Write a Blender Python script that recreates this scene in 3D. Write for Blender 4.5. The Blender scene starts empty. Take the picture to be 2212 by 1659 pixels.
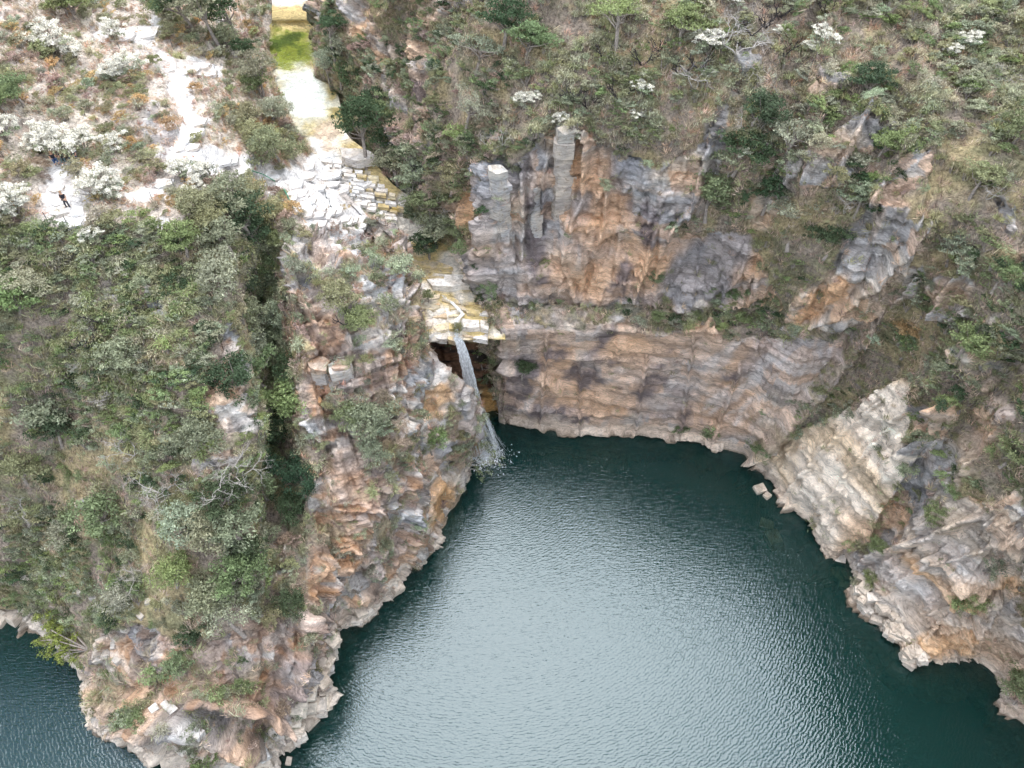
import bpy, bmesh, math, random
import numpy as np
from mathutils import Vector, Matrix, kdtree

# ------------------------------------------------------------------ camera, sky, sun, exposure
scene = bpy.context.scene
PITCH = math.radians(48.0)
CAM_H = 65.0
FPX = 1536.0
cam_data = bpy.data.cameras.new("camera")
cam = bpy.data.objects.new("camera", cam_data)
scene.collection.objects.link(cam)
cam.location = (0, 0, CAM_H)
cam.rotation_euler = (math.pi / 2 - PITCH, 0, 0)
cam_data.sensor_width = 36.0
cam_data.lens = FPX / 2212.0 * 36.0
cam_data.clip_start = 0.5
cam_data.clip_end = 6000.0
scene.camera = cam

SUN_EL = math.radians(68.0)
SUN_AZ = math.radians(-2.0)      # from +Y towards +X
sun_dir = Vector((math.sin(SUN_AZ) * math.cos(SUN_EL), math.cos(SUN_AZ) * math.cos(SUN_EL), math.sin(SUN_EL)))
sun_data = bpy.data.lights.new("sun", 'SUN')
sun_data.energy = 1.5
sun_data.angle = math.radians(46.0)
sun_data.color = (1.0, 0.98, 0.95)
sun = bpy.data.objects.new("sun", sun_data)
scene.collection.objects.link(sun)
sun.rotation_euler = sun_dir.to_track_quat('Z', 'Y').to_euler()
sun.location = (0, 0, 120)

world = bpy.data.worlds.new("World")
scene.world = world
world.use_nodes = True
wn = world.node_tree.nodes
wl = world.node_tree.links
wn.clear()
w_out = wn.new('ShaderNodeOutputWorld')
w_bg = wn.new('ShaderNodeBackground')
w_bg.inputs['Strength'].default_value = 0.15
w_sky = wn.new('ShaderNodeTexSky')
w_sky.sky_type = 'NISHITA'
w_sky.sun_disc = False
w_sky.sun_elevation = SUN_EL
w_sky.sun_rotation = SUN_AZ
w_sky.altitude = 900
w_sky.air_density = 1.0
w_sky.dust_density = 3.0
# patchy bright cloud over the blue, contrast shaped to vary the water's reflections
w_tc = wn.new('ShaderNodeTexCoord')
w_no = wn.new('ShaderNodeTexNoise')
w_no.inputs['Scale'].default_value = 4.0
w_no.inputs['Detail'].default_value = 6.0
w_rg = wn.new('ShaderNodeMapRange')
w_rg.inputs['From Min'].default_value = 0.38
w_rg.inputs['From Max'].default_value = 0.62
w_rg.inputs['To Min'].default_value = 0.08
w_rg.inputs['To Max'].default_value = 0.97
w_mx = wn.new('ShaderNodeMix')
w_mx.data_type = 'RGBA'
w_mx.inputs['B'].default_value = (10.6, 11.2, 11.7, 1.0)
wl.new(w_tc.outputs['Generated'], w_no.inputs['Vector'])
wl.new(w_no.outputs['Fac'], w_rg.inputs['Value'])
wl.new(w_rg.outputs['Result'], w_mx.inputs['Factor'])
wl.new(w_sky.outputs['Color'], w_mx.inputs['A'])
wl.new(w_mx.outputs['Result'], w_bg.inputs['Color'])
wl.new(w_bg.outputs['Background'], w_out.inputs['Surface'])

scene.view_settings.view_transform = 'Standard'
scene.view_settings.look = 'None'
scene.view_settings.gamma = 1.0
scene.view_settings.use_curve_mapping = False
scene.view_settings.exposure = 1.0
scene.render.engine = 'CYCLES'
scene.cycles.max_bounces = 4
scene.cycles.diffuse_bounces = 2
scene.cycles.glossy_bounces = 1
scene.cycles.transmission_bounces = 1
scene.cycles.transparent_max_bounces = 6
scene.cycles.caustics_reflective = False
scene.cycles.caustics_refractive = False
scene.cycles.use_denoising = True
scene.cycles.denoiser = 'OPENIMAGEDENOISE'
scene.cycles.denoising_input_passes = 'RGB_ALBEDO_NORMAL'
scene.cycles.use_adaptive_sampling = True
scene.cycles.adaptive_threshold = 0.04

ROOT = scene.collection
rng = np.random.default_rng(7)
random.seed(7)
SP, CP = math.sin(PITCH), math.cos(PITCH)

# ------------------------------------------------------------------ survey helpers: sight line + height -> point
def P(x, y, Z):
    r = (x - 1106.0) / FPX
    u = -(y - 829.5) / FPX
    dy, dz = CP + u * SP, -SP + u * CP
    t = (CAM_H - Z) / (-dz)
    return (r * t, dy * t, Z)

def project(p):
    p = np.asarray(p, float)
    x, y, z = p[..., 0], p[..., 1], p[..., 2] - CAM_H
    depth = y * CP - z * SP
    up = y * SP + z * CP
    depth = np.maximum(depth, 1.0)
    return 1106.0 + x / depth * FPX, 829.5 - up / depth * FPX, depth

# ------------------------------------------------------------------ noise in numpy
def _hash(ix, iy, iz, seed=0):
    h = (ix.astype(np.int64) * 374761393 + iy.astype(np.int64) * 668265263 + iz.astype(np.int64) * 2147483647 + seed * 974634777) & 0xFFFFFFFF
    h = ((h ^ (h >> 13)) * 1274126177) & 0xFFFFFFFF
    h = ((h ^ (h >> 16)) * 2246822519) & 0xFFFFFFFF
    h = h ^ (h >> 15)
    return (h & 0xFFFFFF) / float(0xFFFFFF)

_TAB = np.random.default_rng(99).random((64, 64, 64), dtype=np.float32).ravel() * 2 - 1

def vnoise(p, seed=0):
    p = p.astype(np.float32)
    f = np.floor(p)
    i = f.astype(np.int32) + np.array([seed * 7, seed * 13, seed * 29], np.int32)
    w = p - f
    w = w * w * (3 - 2 * w)
    x0, x1 = (i[:, 0] & 63) << 12, ((i[:, 0] + 1) & 63) << 12
    y0, y1 = (i[:, 1] & 63) << 6, ((i[:, 1] + 1) & 63) << 6
    z0, z1 = i[:, 2] & 63, (i[:, 2] + 1) & 63
    wx, wy, wz = w[:, 0], w[:, 1], w[:, 2]
    def ln(a, b, t):
        return a + (b - a) * t
    c0 = ln(ln(_TAB[x0 + y0 + z0], _TAB[x0 + y0 + z1], wz), ln(_TAB[x0 + y1 + z0], _TAB[x0 + y1 + z1], wz), wy)
    c1 = ln(ln(_TAB[x1 + y0 + z0], _TAB[x1 + y0 + z1], wz), ln(_TAB[x1 + y1 + z0], _TAB[x1 + y1 + z1], wz), wy)
    return ln(c0, c1, wx)

def fbm(p, scale, octaves=4, seed=0, gain=0.5):
    a, s, tot, out = 1.0, np.asarray(scale, float), 0.0, 0
    for k in range(octaves):
        out = out + a * vnoise(p * s, seed + k * 17)
        tot += a
        a *= gain
        s = s * 2.03
    return out / tot * 1.6

def sstep(a, b, x):
    t = np.clip((x - a) / (b - a), 0, 1)
    return t * t * (3 - 2 * t)

def inside(poly, x, y):
    poly = np.asarray(poly, float)
    res = np.zeros(x.shape, bool)
    j = len(poly) - 1
    for i in range(len(poly)):
        xi, yi = poly[i]
        xj, yj = poly[j]
        if yi != yj:
            c = ((yi > y) != (yj > y)) & (x < (xj - xi) * (y - yi) / (yj - yi) + xi)
            res ^= c
        j = i
    return res

def near_line(pts, x, y):
    d = np.full(x.shape, 1e9)
    for (x0, y0), (x1, y1) in zip(pts[:-1], pts[1:]):
        vx, vy = x1 - x0, y1 - y0
        t = np.clip(((x - x0) * vx + (y - y0) * vy) / (vx * vx + vy * vy + 1e-9), 0, 1)
        d = np.minimum(d, np.hypot(x - x0 - t * vx, y - y0 - t * vy))
    return d

def blob(cx, cy, rx, ry, ang, x, y):
    a = math.radians(ang)
    dx, dy = x - cx, y - cy
    u = (dx * math.cos(a) + dy * math.sin(a)) / rx
    v = (-dx * math.sin(a) + dy * math.cos(a)) / ry
    return 1 - sstep(0.55, 1.15, np.sqrt(u * u + v * v))

# ------------------------------------------------------------------ material helpers
def new_mat(name):
    m = bpy.data.materials.new(name)
    m.use_nodes = True
    n = m.node_tree.nodes
    n.clear()
    return m, n, m.node_tree.links

def N(n, t, **kw):
    o = n.new(t)
    for k, v in kw.items():
        setattr(o, k, v)
    return o

def mat_terrain():
    m, n, l = new_mat("weathered_rock_and_soil")
    out = N(n, 'ShaderNodeOutputMaterial')
    b = N(n, 'ShaderNodeBsdfPrincipled')
    b.inputs['Roughness'].default_value = 0.9
    b.inputs['Specular IOR Level'].default_value = 0.15
    col = N(n, 'ShaderNodeAttribute', attribute_name='surface_colour')
    rock = N(n, 'ShaderNodeAttribute', attribute_name='rockiness')
    geo = N(n, 'ShaderNodeNewGeometry')
    # jointed beds: angular cells flattened along the bedding, each with its own tone, dark joints between
    mp = N(n, 'ShaderNodeMapping')
    mp.inputs['Rotation'].default_value = (0.05, 0.04, 0.35)
    mp.inputs['Scale'].default_value = (0.42, 0.42, 1.9)
    nd = N(n, 'ShaderNodeTexNoise')
    nd.inputs['Scale'].default_value = 0.55
    nd.inputs['Detail'].default_value = 2
    l.new(geo.outputs['Position'], nd.inputs['Vector'])
    wv = N(n, 'ShaderNodeVectorMath', operation='MULTIPLY_ADD')
    l.new(nd.outputs['Color'], wv.inputs[0])
    wv.inputs[1].default_value = (2.6, 2.6, 1.6)
    l.new(geo.outputs['Position'], wv.inputs[2])
    l.new(wv.outputs['Vector'], mp.inputs['Vector'])
    vo = N(n, 'ShaderNodeTexVoronoi', feature='F1')
    vo.inputs['Scale'].default_value = 1.0
    l.new(mp.outputs['Vector'], vo.inputs['Vector'])
    sc = N(n, 'ShaderNodeSeparateColor')
    l.new(vo.outputs['Color'], sc.inputs['Color'])
    ve = N(n, 'ShaderNodeTexVoronoi', feature='DISTANCE_TO_EDGE')
    ve.inputs['Scale'].default_value = 1.0
    l.new(mp.outputs['Vector'], ve.inputs['Vector'])
    re = N(n, 'ShaderNodeMapRange')
    re.inputs['From Min'].default_value = 0.0
    re.inputs['From Max'].default_value = 0.045
    re.inputs['To Min'].default_value = 0.74
    re.inputs['To Max'].default_value = 1.0
    l.new(ve.outputs['Distance'], re.inputs['Value'])
    mp1 = N(n, 'ShaderNodeMapping')
    mp1.inputs['Scale'].default_value = (1.6, 1.6, 9.0)
    l.new(geo.outputs['Position'], mp1.inputs['Vector'])
    n1 = N(n, 'ShaderNodeTexNoise')
    n1.inputs['Scale'].default_value = 1.3
    n1.inputs['Detail'].default_value = 3
    n1.inputs['Roughness'].default_value = 0.7
    l.new(mp1.outputs['Vector'], n1.inputs['Vector'])
    r0 = N(n, 'ShaderNodeMapRange')
    r0.inputs['From Min'].default_value = 0.32
    r0.inputs['From Max'].default_value = 0.66
    r0.inputs['To Min'].default_value = 0.72
    r0.inputs['To Max'].default_value = 1.22
    l.new(n1.outputs['Fac'], r0.inputs['Value'])
    rc_ = N(n, 'ShaderNodeMapRange')
    rc_.inputs['To Min'].default_value = 0.78
    rc_.inputs['To Max'].default_value = 1.2
    l.new(sc.outputs[0], rc_.inputs['Value'])
    ma = N(n, 'ShaderNodeMath', operation='MULTIPLY')
    l.new(r0.outputs['Result'], ma.inputs[0]); l.new(re.outputs['Result'], ma.inputs[1])
    r1 = N(n, 'ShaderNodeMath', operation='MULTIPLY')
    l.new(ma.outputs['Value'], r1.inputs[0]); l.new(rc_.outputs['Result'], r1.inputs[1])
    # grain for soil, litter and lichen
    n2 = N(n, 'ShaderNodeTexNoise')
    n2.inputs['Scale'].default_value = 3.4
    n2.inputs['Detail'].default_value = 3
    n2.inputs['Roughness'].default_value = 0.75
    l.new(geo.outputs['Position'], n2.inputs['Vector'])
    r2 = N(n, 'ShaderNodeMapRange')
    r2.inputs['From Min'].default_value = 0.32
    r2.inputs['From Max'].default_value = 0.66
    r2.inputs['To Min'].default_value = 0.45
    r2.inputs['To Max'].default_value = 1.45
    l.new(n2.outputs['Fac'], r2.inputs['Value'])
    mixv = N(n, 'ShaderNodeMix')
    l.new(rock.outputs['Fac'], mixv.inputs['Factor'])
    l.new(r2.outputs['Result'], mixv.inputs['A'])
    l.new(r1.outputs['Value'], mixv.inputs['B'])
    vm = N(n, 'ShaderNodeVectorMath', operation='SCALE')
    l.new(col.outputs['Vector'], vm.inputs[0])
    l.new(mixv.outputs['Result'], vm.inputs['Scale'])
    # dark lichen flecks
    n3 = N(n, 'ShaderNodeTexNoise')
    n3.inputs['Scale'].default_value = 5.5
    n3.inputs['Detail'].default_value = 2
    n3.inputs['Roughness'].default_value = 0.7
    l.new(geo.outputs['Position'], n3.inputs['Vector'])
    r3 = N(n, 'ShaderNodeMapRange')
    r3.inputs['From Min'].default_value = 0.60
    r3.inputs['From Max'].default_value = 0.70
    r3.inputs['To Max'].default_value = 0.4
    l.new(n3.outputs['Fac'], r3.inputs['Value'])
    mf = N(n, 'ShaderNodeMix', data_type='RGBA')
    l.new(r3.outputs['Result'], mf.inputs['Factor'])
    l.new(vm.outputs['Vector'], mf.inputs['A'])
    mf.inputs['B'].default_value = (0.09, 0.08, 0.08, 1)
    l.new(mf.outputs['Result'], b.inputs['Base Color'])
    bp = N(n, 'ShaderNodeBump')
    bp.inputs['Strength'].default_value = 0.8
    bp.inputs['Distance'].default_value = 0.34
    hb = N(n, 'ShaderNodeMath', operation='MULTIPLY_ADD')
    l.new(sc.outputs[1], hb.inputs[0])
    hb.inputs[1].default_value = 0.9
    l.new(n1.outputs['Fac'], hb.inputs[2])
    l.new(hb.outputs['Value'], bp.inputs['Height'])
    l.new(bp.outputs['Normal'], b.inputs['Normal'])
    l.new(b.outputs['BSDF'], out.inputs['Surface'])
    return m

def mat_stone(name, scale=1.0):
    """loose stone: its own colour comes from the object's colour"""
    m, n, l = new_mat(name)
    out = N(n, 'ShaderNodeOutputMaterial')
    b = N(n, 'ShaderNodeBsdfPrincipled')
    b.inputs['Roughness'].default_value = 0.88
    b.inputs['Specular IOR Level'].default_value = 0.2
    oi = N(n, 'ShaderNodeObjectInfo')
    geo = N(n, 'ShaderNodeNewGeometry')
    mp = N(n, 'ShaderNodeMapping')
    mp.inputs['Scale'].default_value = (1.2, 1.2, 6.0)
    l.new(geo.outputs['Position'], mp.inputs['Vector'])
    n1 = N(n, 'ShaderNodeTexNoise')
    n1.inputs['Scale'].default_value = 1.1 * scale
    n1.inputs['Detail'].default_value = 7
    n1.inputs['Roughness'].default_value = 0.7
    l.new(mp.outputs['Vector'], n1.inputs['Vector'])
    r1 = N(n, 'ShaderNodeMapRange')
    r1.inputs['From Min'].default_value = 0.33
    r1.inputs['From Max'].default_value = 0.64
    r1.inputs['To Min'].default_value = 0.55
    r1.inputs['To Max'].default_value = 1.15
    l.new(n1.outputs['Fac'], r1.inputs['Value'])
    n4 = N(n, 'ShaderNodeTexNoise')
    n4.inputs['Scale'].default_value = 0.9
    n4.inputs['Detail'].default_value = 3
    l.new(geo.outputs['Position'], n4.inputs['Vector'])
    r4 = N(n, 'ShaderNodeMapRange')
    r4.inputs['From Min'].default_value = 0.42
    r4.inputs['From Max'].default_value = 0.62
    r4.inputs['To Max'].default_value = 0.7
    l.new(n4.outputs['Fac'], r4.inputs['Value'])
    m4 = N(n, 'ShaderNodeMix', data_type='RGBA')
    l.new(r4.outputs['Result'], m4.inputs['Factor'])
    l.new(oi.outputs['Color'], m4.inputs['A'])
    m4.inputs['B'].default_value = (0.62, 0.53, 0.44, 1)
    vm = N(n, 'ShaderNodeVectorMath', operation='SCALE')
    l.new(m4.outputs['Result'], vm.inputs[0])
    l.new(r1.outputs['Result'], vm.inputs['Scale'])
    n3 = N(n, 'ShaderNodeTexNoise')
    n3.inputs['Scale'].default_value = 3.6
    n3.inputs['Detail'].default_value = 6
    l.new(geo.outputs['Position'], n3.inputs['Vector'])
    r3 = N(n, 'ShaderNodeMapRange')
    r3.inputs['From Min'].default_value = 0.57
    r3.inputs['From Max'].default_value = 0.68
    r3.inputs['To Max'].default_value = 0.55
    l.new(n3.outputs['Fac'], r3.inputs['Value'])
    mf = N(n, 'ShaderNodeMix', data_type='RGBA')
    l.new(r3.outputs['Result'], mf.inputs['Factor'])
    l.new(vm.outputs['Vector'], mf.inputs['A'])
    mf.inputs['B'].default_value = (0.16, 0.12, 0.09, 1)
    l.new(mf.outputs['Result'], b.inputs['Base Color'])
    bp = N(n, 'ShaderNodeBump')
    bp.inputs['Strength'].default_value = 0.6
    bp.inputs['Distance'].default_value = 0.12
    l.new(n1.outputs['Fac'], bp.inputs['Height'])
    l.new(bp.outputs['Normal'], b.inputs['Normal'])
    l.new(b.outputs['BSDF'], out.inputs['Surface'])
    return m

def mat_plain(name, col, rough=0.8, noise=0.25, scale=8.0):
    m, n, l = new_mat(name)
    out = N(n, 'ShaderNodeOutputMaterial')
    b = N(n, 'ShaderNodeBsdfPrincipled')
    b.inputs['Roughness'].default_value = rough
    geo = N(n, 'ShaderNodeNewGeometry')
    n1 = N(n, 'ShaderNodeTexNoise')
    n1.inputs['Scale'].default_value = scale
    n1.inputs['Detail'].default_value = 4
    l.new(geo.outputs['Position'], n1.inputs['Vector'])
    r1 = N(n, 'ShaderNodeMapRange')
    r1.inputs['From Min'].default_value = 0.3
    r1.inputs['From Max'].default_value = 0.7
    r1.inputs['To Min'].default_value = 1 - noise
    r1.inputs['To Max'].default_value = 1 + noise
    l.new(n1.outputs['Fac'], r1.inputs['Value'])
    vm = N(n, 'ShaderNodeVectorMath', operation='SCALE')
    vm.inputs[0].default_value = col
    l.new(r1.outputs['Result'], vm.inputs['Scale'])
    l.new(vm.outputs['Vector'], b.inputs['Base Color'])
    l.new(b.outputs['BSDF'], out.inputs['Surface'])
    return m

def mat_foliage(name, pale=(0.30, 0.27, 0.15), pale_share=0.12, transl=0.35):
    """leaf colour: the object's own colour, varied leaf by leaf and plant by plant"""
    m, n, l = new_mat(name)
    out = N(n, 'ShaderNodeOutputMaterial')
    oi = N(n, 'ShaderNodeObjectInfo')
    at = N(n, 'ShaderNodeAttribute', attribute_name='leaf_tone')
    r1 = N(n, 'ShaderNodeMapRange')
    r1.inputs['To Min'].default_value = 0.55
    r1.inputs['To Max'].default_value = 2.25
    l.new(at.outputs['Fac'], r1.inputs['Value'])
    # plants of the ground cover carry their colour point by point
    ic = N(n, 'ShaderNodeAttribute', attribute_name='plant_colour')
    ic.attribute_type = 'INSTANCER'
    has = N(n, 'ShaderNodeVectorMath', operation='LENGTH')
    l.new(ic.outputs['Vector'], has.inputs[0])
    hg = N(n, 'ShaderNodeMath', operation='GREATER_THAN')
    hg.inputs[1].default_value = 0.001
    l.new(has.outputs['Value'], hg.inputs[0])
    pc = N(n, 'ShaderNodeMix', data_type='RGBA')
    l.new(hg.outputs['Value'], pc.inputs['Factor'])
    l.new(oi.outputs['Color'], pc.inputs['A'])
    l.new(ic.outputs['Color'], pc.inputs['B'])
    vm = N(n, 'ShaderNodeVectorMath', operation='SCALE')
    l.new(pc.outputs['Result'], vm.inputs[0])
    l.new(r1.outputs['Result'], vm.inputs['Scale'])
    mx = N(n, 'ShaderNodeMix', data_type='RGBA')
    gt = N(n, 'ShaderNodeMath', operation='GREATER_THAN')
    gt.inputs[1].default_value = 1 - pale_share
    l.new(at.outputs['Fac'], gt.inputs[0])
    l.new(gt.outputs['Value'], mx.inputs['Factor'])
    l.new(vm.outputs['Vector'], mx.inputs['A'])
    mx.inputs['B'].default_value = (*pale, 1)
    d = N(n, 'ShaderNodeBsdfDiffuse')
    t = N(n, 'ShaderNodeBsdfTranslucent')
    l.new(mx.outputs['Result'], d.inputs['Color'])
    l.new(mx.outputs['Result'], t.inputs['Color'])
    ms = N(n, 'ShaderNodeMixShader')
    ms.inputs['Fac'].default_value = transl
    l.new(d.outputs['BSDF'], ms.inputs[1])
    l.new(t.outputs['BSDF'], ms.inputs[2])
    l.new(ms.outputs['Shader'], out.inputs['Surface'])
    return m

def mat_lake():
    m, n, l = new_mat("lake_water_surface")
    out = N(n, 'ShaderNodeOutputMaterial')
    geo = N(n, 'ShaderNodeNewGeometry')
    # wind ripples (long crests across the pool) and rings spreading from the fall
    mp = N(n, 'ShaderNodeMapping')
    mp.inputs['Rotation'].default_value = (0, 0, math.radians(-18))
    mp.inputs['Scale'].default_value = (1.15, 5.2, 1)
    l.new(geo.outputs['Position'], mp.inputs['Vector'])
    n1 = N(n, 'ShaderNodeTexNoise')
    n1.inputs['Scale'].default_value = 1.15
    n1.inputs['Detail'].default_value = 2
    n1.inputs['Distortion'].default_value = 0.5
    l.new(mp.outputs['Vector'], n1.inputs['Vector'])
    mp2 = N(n, 'ShaderNodeMapping')
    mp2.inputs['Location'].default_value = (3.2, -47.0, 0)
    l.new(geo.outputs['Position'], mp2.inputs['Vector'])
    wv = N(n, 'ShaderNodeTexWave', wave_type='RINGS', rings_direction='SPHERICAL')
    wv.inputs['Scale'].default_value = 1.05
    wv.inputs['Distortion'].default_value = 7.0
    wv.inputs['Detail'].default_value = 2
    wv.inputs['Detail Scale'].default_value = 1.6
    l.new(mp2.outputs['Vector'], wv.inputs['Vector'])
    n3 = N(n, 'ShaderNodeTexNoise')
    n3.inputs['Scale'].default_value = 11.0
    n3.inputs['Detail'].default_value = 1
    l.new(geo.outputs['Position'], n3.inputs['Vector'])
    a1 = N(n, 'ShaderNodeMath', operation='MULTIPLY_ADD')
    l.new(wv.outputs['Fac'], a1.inputs[0])
    a1.inputs[1].default_value = 0.28
    l.new(n1.outputs['Fac'], a1.inputs[2])
    a2 = N(n, 'ShaderNodeMath', operation='MULTIPLY_ADD')
    l.new(n3.outputs['Fac'], a2.inputs[0])
    a2.inputs[1].default_value = 0.16
    l.new(a1.outputs['Value'], a2.inputs[2])
    bp = N(n, 'ShaderNodeBump')
    bp.inputs['Strength'].default_value = 0.34
    bp.inputs['Distance'].default_value = 0.09
    l.new(a2.outputs['Value'], bp.inputs['Height'])
    body = N(n, 'ShaderNodeBsdfDiffuse')
    body.inputs['Color'].default_value = (0.007, 0.040, 0.035, 1)
    tr = N(n, 'ShaderNodeBsdfTransparent')
    tr.inputs['Color'].default_value = (0.42, 0.50, 0.40, 1)
    mb = N(n, 'ShaderNodeMixShader')
    mb.inputs['Fac'].default_value = 0.55
    l.new(tr.outputs['BSDF'], mb.inputs[1])
    l.new(body.outputs['BSDF'], mb.inputs[2])
    gl = N(n, 'ShaderNodeBsdfGlossy')
    gl.inputs['Roughness'].default_value = 0.03
    gl.inputs['Color'].default_value = (0.80, 0.91, 1.0, 1)
    l.new(bp.outputs['Normal'], gl.inputs['Normal'])
    fr = N(n, 'ShaderNodeFresnel')
    fr.inputs['IOR'].default_value = 1.5
    l.new(bp.outputs['Normal'], fr.inputs['Normal'])
    fs = N(n, 'ShaderNodeMath', operation='MULTIPLY')
    fs.use_clamp = True
    fs.inputs[1].default_value = 1.45
    l.new(fr.outputs['Fac'], fs.inputs[0])
    ms = N(n, 'ShaderNodeMixShader')
    l.new(fs.outputs['Value'], ms.inputs['Fac'])
    l.new(mb.outputs['Shader'], ms.inputs[1])
    l.new(gl.outputs['BSDF'], ms.inputs[2])
    l.new(ms.outputs['Shader'], out.inputs['Surface'])
    return m

M_TERRAIN = mat_terrain()
M_STONE = mat_stone("bedded_quartzite")
M_LAKE = mat_lake()

def mesh_obj(name, verts, faces, mat, parent=None, smooth=False, link=True):
    me = bpy.data.meshes.new(name)
    me.from_pydata([tuple(v) for v in verts], [], [tuple(f) for f in faces])
    me.materials.append(mat)
    if smooth:
        me.polygons.foreach_set('use_smooth', [True] * len(me.polygons))
    me.update()
    o = bpy.data.objects.new(name, me)
    if link:
        ROOT.objects.link(o)
    if parent is not None:
        o.parent = parent
    return o

def tag(o, label=None, cat=None, group=None, kind=None):
    if label: o['label'] = label
    if cat: o['category'] = cat
    if group: o['group'] = group
    if kind: o['kind'] = kind
    return o

def empty(name, loc=(0, 0, 0), rz=0.0):
    o = bpy.data.objects.new(name, None)
    ROOT.objects.link(o)
    o.location = loc
    o.rotation_euler = (0, 0, rz)
    o.empty_display_size = 0.3
    return o

# ------------------------------------------------------------------ lofted terrain sheets
def densify(C, counts, axis):
    C = np.moveaxis(C, axis, 0)
    n = len(C)
    out = []
    for i in range(n - 1):
        p0, p1, p2, p3 = C[max(i - 1, 0)], C[i], C[i + 1], C[min(i + 2, n - 1)]
        k = counts[i]
        for j in range(k):
            t = j / k
            lin = p1 + (p2 - p1) * t
            cr = 0.5 * (2 * p1 + (p2 - p0) * t + (2 * p0 - 5 * p1 + 4 * p2 - p3) * t * t + (3 * p1 - p0 - 3 * p2 + p3) * t ** 3)
            out.append(0.6 * lin + 0.4 * cr)
    out.append(C[-1])
    return np.moveaxis(np.array(out), 0, axis)

def loft(cols, step=3.4):
    """cols: list of columns, each a list of (x, y, z) control points"""
    C = np.array(cols, float)                        # cols, rows, 3
    px, py, _ = project(C)
    px = np.clip(px, -120, 2330); py = np.clip(py, -120, 1780)
    def seg(ax):
        d = np.hypot(np.diff(px, axis=ax), np.diff(py, axis=ax))
        w = np.diff(C, axis=ax)
        d3 = np.linalg.norm(w, axis=2)
        m = np.percentile(d, 70, axis=1 - ax)
        m3 = np.median(d3, axis=1 - ax) / 2.2        # hidden flanks still get some rows
        return [int(max(2, round(max(a / step, b)))) for a, b in zip(m, m3)]
    g = densify(C, seg(0), 0)
    g = densify(g, seg(1), 1)
    return g

def grid_normals(g, flip):
    du = np.gradient(g, axis=0)
    dv = np.gradient(g, axis=1)
    n = np.cross(du, dv)
    n /= np.maximum(np.linalg.norm(n, axis=2, keepdims=True), 1e-6)
    return -n if flip else n

def block_disp(p, w, h, seed, warp=0.25):
    q = p + warp * w * np.stack([vnoise(p / (w * 1.1), seed + 1), vnoise(p / (w * 1.1), seed + 2), 0.5 * vnoise(p / (w * 1.1), seed + 3)], 1)
    s = q[:, 2] + 0.5 * h * vnoise(np.stack([q[:, 0] * 0.03, q[:, 1] * 0.03, q[:, 2] / h * 0.7], 1), seed + 4) + 0.02 * q[:, 0]
    k = np.floor(s / h)
    a = math.radians(24)
    u = (q[:, 0] * math.cos(a) + q[:, 1] * math.sin(a)) / w + _hash(k.astype(np.int64), k.astype(np.int64) * 0 + 3, k.astype(np.int64) * 0, seed) * 5
    v = (-q[:, 0] * math.sin(a) + q[:, 1] * math.cos(a)) / w + _hash(k.astype(np.int64), k.astype(np.int64) * 0 + 9, k.astype(np.int64) * 0, seed) * 5
    iu, iv, ik = np.floor(u).astype(np.int64), np.floor(v).astype(np.int64), k.astype(np.int64)
    return _hash(iu, iv, ik, seed) - 0.5

def strata_disp(p, h, seed):
    """continuous beds: each layer stands out or back along its whole length"""
    s = p[:, 2] + 0.25 * fbm(p, 0.06, 2, seed) + 0.012 * p[:, 0]
    s = s / h + 0.45 * vnoise(np.stack([0 * s, 0 * s, s / h * 0.8], 1), seed + 1)
    k = np.floor(s).astype(np.int64)
    cell = np.floor((p[:, 0] * 0.9 + p[:, 1] * 0.45) / 11.0 + 0.4 * vnoise(p * 0.3, seed + 2)).astype(np.int64)
    return 0.65 * _hash(k, 0 * k, 0 * k + 5, seed) + 0.35 * _hash(k, cell, 0 * k + 7, seed) - 0.5

# rock palette
GREY = np.array([0.43, 0.41, 0.41])
PALE = np.array([0.64, 0.55, 0.46])
WHITE = np.array([0.80, 0.78, 0.75])
ORANGE = np.array([0.70, 0.42, 0.24])
RUST = np.array([0.42, 0.20, 0.10])
DARK = np.array([0.075, 0.065, 0.075])
MAUVE = np.array([0.42, 0.33, 0.31])
SOIL = np.array([0.29, 0.235, 0.19])
STRAW = np.array([0.36, 0.29, 0.17])
TURF = np.array([0.18, 0.18, 0.10])
OCHRE = np.array([0.62, 0.42, 0.10])

def lerp(a, b, t):
    return a + (b - a) * t[:, None]

SHEETS = {}

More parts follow.
